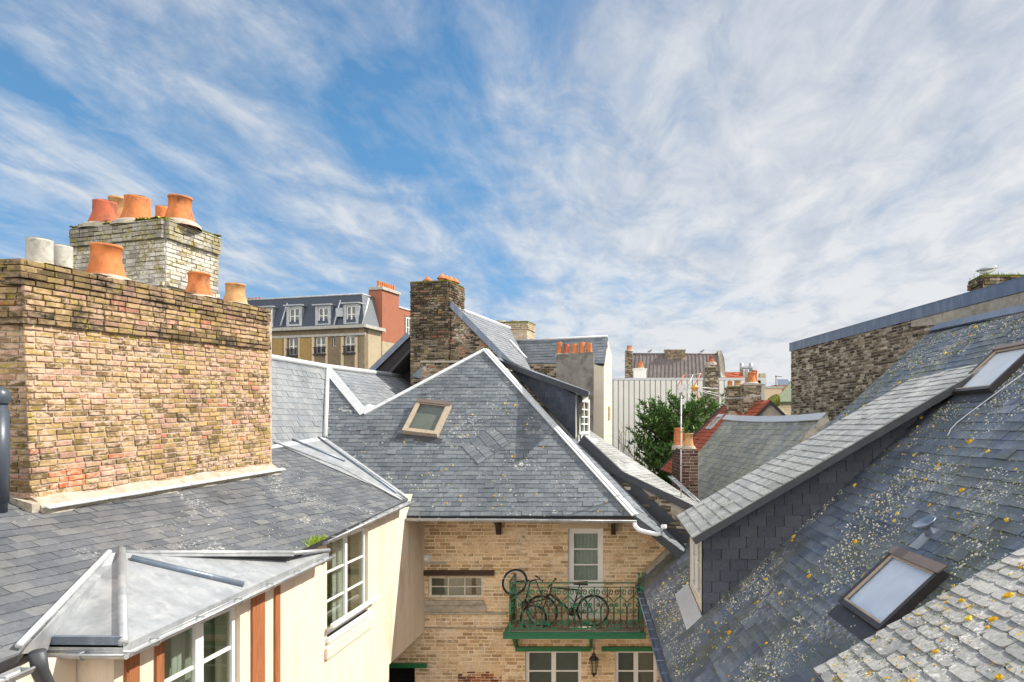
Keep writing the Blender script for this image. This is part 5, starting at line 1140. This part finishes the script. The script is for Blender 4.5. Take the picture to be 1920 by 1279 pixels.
for k, x in enumerate((-1.15,-.55)): pot(mc, (c7.x+x, c7.y+.5, c7.z+.05), .2, .2, .10, M['concrete'], lip=False)
# ================================================================== CREAM GABLE HOUSE
cg = thing('cream_gable_house', 'narrow cream block house with a rendered chimney carrying five clay pots', 'house', (-1.5,26,GZ))
GPl = Plane.three(at(957,641,26.0), at(1139,632,24.95), at(1132,680,24.0)); mb = MB()
roof(mb, GPl, [[GPl.hit(957,641), GPl.hit(1139,632), GPl.hit(1132,682), GPl.hit(984,682)]], w=.24, h=.15, seed=211)
r0, r1 = GPl.hit(957,641), GPl.hit(1139,632); mb.prism([r0, r1, r1+V((0,2.2,-1.3)), r0+V((0,2.2,-1.3))], (0,0,-.1), 1); mb.build('roof', [M['slate_far'], M['deck']], cg)
mb = MB(); mb.tube([r0+V((0,0,.02)), r1+V((0,0,.02))], .05, 6); mb.bar(RPg.hit(956,641)+V((0,-.02,.03)), RPg.hit(986,674)+V((0,-.02,.03)), .16, .04, RPg.n); mb.build('ridge_cap', M['lead'], cg)
xc = at(1132,680,24.08).x; mb = MB()
b2 = V((xc,24.08,0)); dr = V((.08,1,0)).normalized(); bk2 = b2+dr*3.25
mb.prism([(xc-.36,24.08,GZ),(xc-.008,24.08,GZ),(xc-.008,24.08,at(1132,682,24.08).z),(xc-.36,24.08,at(1132,682,24.08).z)], (0,.2,0))
mb.build('front_wall', M['block'], cg)
pk = b2+dr*1.1; side_ = [V((b2.x,b2.y,GZ)), V((bk2.x,bk2.y,GZ)), V((bk2.x,bk2.y,at(1147,668,27.3).z)), V((pk.x,pk.y,r1.z+.06)), V((b2.x,b2.y,at(1132,682,24.08).z))]
FS = Frame(b2, dr, (0,0,1)); mb = MB(); pc = ccw([FS.d2(p) for p in side_]); bricks(mb, FS, [(a,max(b,-8)) for a,b in pc], w=1.2, h=.32, g=.014, depth=.25, seed=5, rough=0, side=.008); mb.build('side_wall', [M['block'], M['mortar_fillet']], cg)
mb = MB(); mb.fbox(FS, 1.7, 2.2, at(1141,787,25.8).z, at(1141,762,25.8).z, .012, .04); mb.build('window', M['terra_tan'], cg)
gk = gbrick_wall(cg, 983, 1044, 683, 760, 23.95, seed=221, name='wall', mat_='brick_wallr')
mb = MB(); y = 22; a, b = at(1043,663,y), at(1113,663,y); mb.prism([(a.x,y,-1),(b.x,y,-1),(b.x,y,a.z+.03),(b.x-.02,y-.0,a.z+.05),(a.x,y,a.z-.03)], (0,.75,0))
rc = mb.build('chimney', M['render_grey'], cg); rc['label'] = 'grey rendered chimney'
for u in (1049,1062,1077,1091,1105): 
    c = at(u, 663, y+.35); c.z = a.z-.03; pot(rc, c, .105, .085, .36+.06*((u*7)%3)/2, M['terra' if u % 2 else 'terra_red'], lip=False, n=14)
mb = MB(); mb.box((-6.0,24.4,GZ),(xc-.4,27.2,1.9)); mb.build('house_core', M['render_grey'], cg)
# ================================================================== MANSARD BLOCK
ms = thing('mansard_block', 'brick apartment block with a dark slate mansard and red brick gable', 'apartment block', (-18,48,GZ))
mc0 = at(683,611,45); ml = V((-.965,.26,0)); mr = V((.256,.967,0)); c0 = V((mc0.x, mc0.y, 0)); ZG = 6.30; ZR = 8.45
MF = Frame(c0+ml*16, -ml, (0,0,1)); MFp = Plane(c0, MF.n)
def ma(u, v): return MF.d2(MFp.hit(u, v))
mb = MB(); Hs = []
lowwin = [(540,557,666,632),(591,610,663,630),(646,665,661,629),(494,508,668,634)]
for (u0,u1,v0,v1) in lowwin: a = ma(u0,v0); b = ma(u1,v1); Hs.append((a[0],b[0],a[1],b[1]))
a = ma(623,649); b = ma(629,630); Hn = (a[0],b[0],a[1],b[1])
for c in subtract([(0,GZ),(16,GZ),(16,ZG-.05),(0,ZG-.05)], Hs+[Hn]): mb.prism([MF.d3(x,y,0) for x,y in c], -MF.n*.4, 0)
mb.prism([c0+V((0,0,GZ)), c0+mr*1.9+V((0,0,GZ)), c0+mr*1.9+V((0,0,ZG-.05)), c0+V((0,0,ZG-.05))], ml*.4, 1)  # side return in a paler brick copy, sunlight put into its colour
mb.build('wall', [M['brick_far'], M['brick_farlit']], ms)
M['ochre'] = plain('ochre_brick', (.36,.24,.09), .9, .2, 6)
for (u0,u1) in ((512,531),(564,584)): mb = MB(); a = ma(u0,700); b = ma(u1,634); mb.fbox(MF, a[0], b[0], a[1], b[1], .002, .06); mb.build('brick_panel', M['ochre'], ms)
mb = MB(); 
for (u0,u1) in ((533,538),(560,563),(585,590),(611,615),(640,645),(666,671)): a = ma(u0,700); b = ma(u1,632); mb.fbox(MF, a[0], b[0], a[1], b[1], .002, .05)
mb.build('pilaster', M['cream_dim'], ms)
mb = MB(); mb.fbox(MF, 0, 16.12, ZG-.55, ZG-.40, .002, .08); mb.fbox(MF, 0, 16.25, ZG-.1, ZG+.1, .002, .30); mb.prism([c0+V((0,0,ZG-.1))+mr*.0-mr*.25, c0+mr*1.95+V((0,0,ZG-.1)), c0+mr*1.95-ml*.28+V((0,0,ZG-.1)), c0-mr*.25-ml*.28+V((0,0,ZG-.1))], (0,0,.2)); mb.build('cornice', M['concrete'], ms)
ins = .55
A0, A1, A2 = c0+ml*16, c0, c0+mr*1.85
def up_(p, dx, dy, z): return p+ml*dx+mr*dy+V((0,0,z))
mb = MB()
b_ = [up_(A0,0,.05,ZG), up_(A1,.05,.05,ZG), up_(A2,.05,0,ZG)]; t_ = [up_(A0,0,ins,ZR), up_(A1,ins,ins,ZR), up_(A2,ins,0,ZR)]
mb.face([b_[0], b_[1], t_[1], t_[0]], 0); mb.face([b_[1], b_[2], t_[2], t_[1]], 1)
mb.face([t_[0], t_[1], t_[2], t_[2]+ml*15.45, ], 0)
mb.build('mansard', [plain('slate_front_shaded', (.055,.07,.10), .5, .12, 4), plain('slate_side_sunlit', (.15,.17,.19), .5, .12, 4)], ms)  # one slate in two tones: shade painted on the front, sunlight on the side
mb = MB(); mb.tube([t_[0], t_[1], t_[2]], .07, 6); mb.build('mansard_trim', M['zinc'], ms)
MD = Frame(c0+ml*16, -ml, (0,0,1))
def mdorm(u0, u1, v0, v1):
    pl = Plane(c0-MF.n*.10, MF.n); f = Frame(c0+ml*16-MF.n*.10, -ml, (0,0,1)); a = f.d2(pl.hit(u0,v0)); b = f.d2(pl.hit(u1,v1)); x0,x1,y0,y1 = a[0],b[0],a[1],b[1]
    mb = MB(); e = .20
    mb.fbox(f, x0-e, x0, y0-.15, y1+.12, -.5, 0); mb.fbox(f, x1, x1+e, y0-.15, y1+.12, -.5, 0); mb.fbox(f, x0, x1, y1, y1+.12, -.5, -.003); mb.fbox(f, x0, x1, y0-.15, y0, -.5, -.003); mb.fbox(f, x0-e-.12, x1+e+.12, y1+.122, y1+.20, -.6, .18)
    d = mb.build('dormer', M['concrete'] if False else M['zinc'], ms)
    w = window(d, f, x0+.003, x1-.003, y0+.003, y1-.003, h=-.12, cols=1, rows=2, fw=.07, mull=.10, bw=.05, backmat=M['room'], dmax=.25)
    for c in list(w.children): c.parent = d
for q in ((542,561,608,577),(596,615,607,576),(649,667,605,573),(492,507,611,580)): mdorm(*q)
for Hh in Hs:
    window(ms, MF, Hh[0]+.003, Hh[1]-.003, Hh[2]+.003, Hh[3]-.003, h=-.15, cols=1, rows=2, fw=.07, mull=.10, bw=.05, backmat=M['room'], dmax=.22)
    mb = MB(); f = MF
    for k in range(9): x = Hh[0]+(Hh[1]-Hh[0])*k/8; mb.fbox(f, x-.015, x+.015, Hh[2]-.02, Hh[2]+.36, .08, .11)
    mb.fbox(f, Hh[0]-.1, Hh[1]+.1, Hh[2]+.361, Hh[2]+.40, .07, .12); mb.fbox(f, Hh[0]-.1, Hh[1]+.1, Hh[2]-.12, Hh[2]-.03, .002, .14); mb.build('window_guard', M['iron'], ms)
window(ms, MF, Hn[0]+.003, Hn[1]-.003, Hn[2]+.003, Hn[3]-.003, h=-.15, cols=1, rows=1, fw=.04, backmat=M['room'], dmax=.2)
mb = MB(); a = ma(629,594); mb.fbox(MF, a[0]-.0, a[0]+.5, a[1], a[1]+.55, -.35, -.02); mb.build('roof_hatch', M['zinc'], ms)
for u in (527, 627, 680):
    mb = MB(); a = ma(u, 611); mb.tube([MF.d3(a[0], a[1]-.0, .05), MF.d3(a[0]+.15, ZR-.35, -.42)], .05, 6); mb.build('downpipe', M['lead'], ms)
mb = MB(); p0 = c0+mr*1.9; f = Frame(p0, mr, (0,0,1)); 
def gside(a0, a1, z0, z1, mi, off=0): mb.prism([f.d3(a0,z0,off), f.d3(a1,z0,off), f.d3(a1,z1,off), f.d3(a0,z1,off)], -f.n*1.0, mi)
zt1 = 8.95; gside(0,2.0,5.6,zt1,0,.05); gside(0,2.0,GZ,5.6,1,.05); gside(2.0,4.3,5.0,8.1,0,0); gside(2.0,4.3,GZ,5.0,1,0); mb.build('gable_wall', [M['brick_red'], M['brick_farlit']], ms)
mb = MB(); mb.fbox(f, -.1, 2.1, zt1+.002, zt1+.18, -.9, .15); cpo = mb.build('chimney', M['concrete'], ms)
for k in range(8): pot(cpo, f.d3(.12+k*.25, zt1+.18, -.3), .10, .09, .42, M['terra'], lip=False, n=10)
mb = MB(); mb.fbox(f, 2.0, 4.3, 8.102, 8.2, -1.02, .06); mb.build('coping', M['lead'], ms)
window(ms, f, 2.9, 3.6, 6.2, 7.6, h=.01, cols=1, rows=2, fw=.08, bw=.04, mull=.06, back=True, dmax=.0)
s2 = MB(); s2.fbox(MF, 5.0, 6.2, ZR-.1, ZR+.30, -3, -2); s2 = s2.build('chimney', M['brick_red'], ms)
for k in range(4): pot(s2, MF.d3(5.15+k*.3, ZR+.30, -2.5), .12, .10, .25, M['terra_red'], lip=False, n=10)
# ================================================================== TREES
def leafspray(mb, p, d, n, L_, sz):
    d = d.normalized()
    for k in range(n):
        q = p+d*L_*R.random(); s_ = V((R.gauss(0,1),R.gauss(0,1),R.gauss(0,.6))).normalized(); e = (d*.9+s_).normalized(); w = e.cross(V((R.gauss(0,1),R.gauss(0,1),R.gauss(0,1)))).normalized()*sz*.20
        a = q+e*sz*R.uniform(.6,1.3); mb.raw([q-w*.3, q+w, a, q-w], [(0,1,2,3)], 0, (min(1,max(0,R.gauss(.35+.3*(e.x*.8+e.z*.5),.2))),0,0))
tr = thing('evergreen_tree', 'dark green spiky evergreen tree in front of the pale ribbed hall', 'tree', (2.9,33,GZ))
tb = V((3.0,33,GZ)); tk = MB(); tk.tube([tb, tb+V((.1,0,4)), tb+V((-.05,0,8)), tb+V((0,0,9.9))], .22, 10, r1=.04)
lf = MB(); 
for k in range(230):
    z = R.uniform(.40,.99); h0 = tb+V((0,0,10.0*z)); az = R.uniform(0,2*math.pi); rad = (2.75*(1-((z-.55)/.5)**2*.62)) if z > .5 else 2.7; rad *= R.uniform(.65,1.12)
    if math.cos(az) < 0: rad *= .84
    e = h0+V((math.cos(az)*rad, math.sin(az)*rad, rad*R.uniform(.10,.62))); 
    if e.z > 1.25: e.z = 1.25-R.random()*.35
    mid = h0.lerp(e,.5)+V((0,0,-.15)); tk.tube([h0, mid, e], .035, 5, r1=.01)
    for j in range(9):
        t = .28+.72*j/8; p = h0.lerp(mid, t*2) if t < .5 else mid.lerp(e, t*2-1)
        sd2 = V((R.gauss(0,1),R.gauss(0,1),R.gauss(.5,.5))).normalized(); leafspray(lf, p, (e-h0).normalized()*.5+sd2*.7+V((0,0,.35)), 15, .5, .21)
tk.build('trunk', M['bark'], tr); lf.build('crown', M['leaf'], tr)
for i, (x, y, hh, lab) in enumerate(((.15,30,8.4,'bare twiggy shrub beside the cream block wall'),(.75,31,7.9,'bare twiggy shrub just left of the evergreen tree'))):
    t = thing('bare_shrub', lab, 'shrub', (x,y,GZ), 'bare shrubs before the hall'); mb = MB()
    for k in range(26):
        p = V((x+R.gauss(0,.15), y+R.gauss(0,.2), GZ)); top = V((x+R.gauss(0,.42), y+R.gauss(0,.4), GZ+hh*R.uniform(.78,1.12))); md = p.lerp(top,.55)+V((R.gauss(0,.12),0,0)); mb.tube([p,md,top], .028, 4, r1=.006)
        for j in range(7):
            s_ = md.lerp(top, R.random()); mb.tube([s_, s_+V((R.gauss(0,.22),R.gauss(0,.2),R.uniform(.2,.6)))], .010, 3, r1=.004, cap=False)
    mb.build('branch', M['twig'], t)

cb = thing('overhead_cable', 'thin pale cable strung past the evergreen tree to the brick chimney', 'cable', at(1345,744,27))
mb = MB(); pts = [at(1300,729,24), at(1330,738,25), at(1362,747,26.4), at(1400,746,25.5), at(1428,741,25.5)]; mb.tube(pts, .012, 5); mb.build('cable_run', M['lead'], cb)
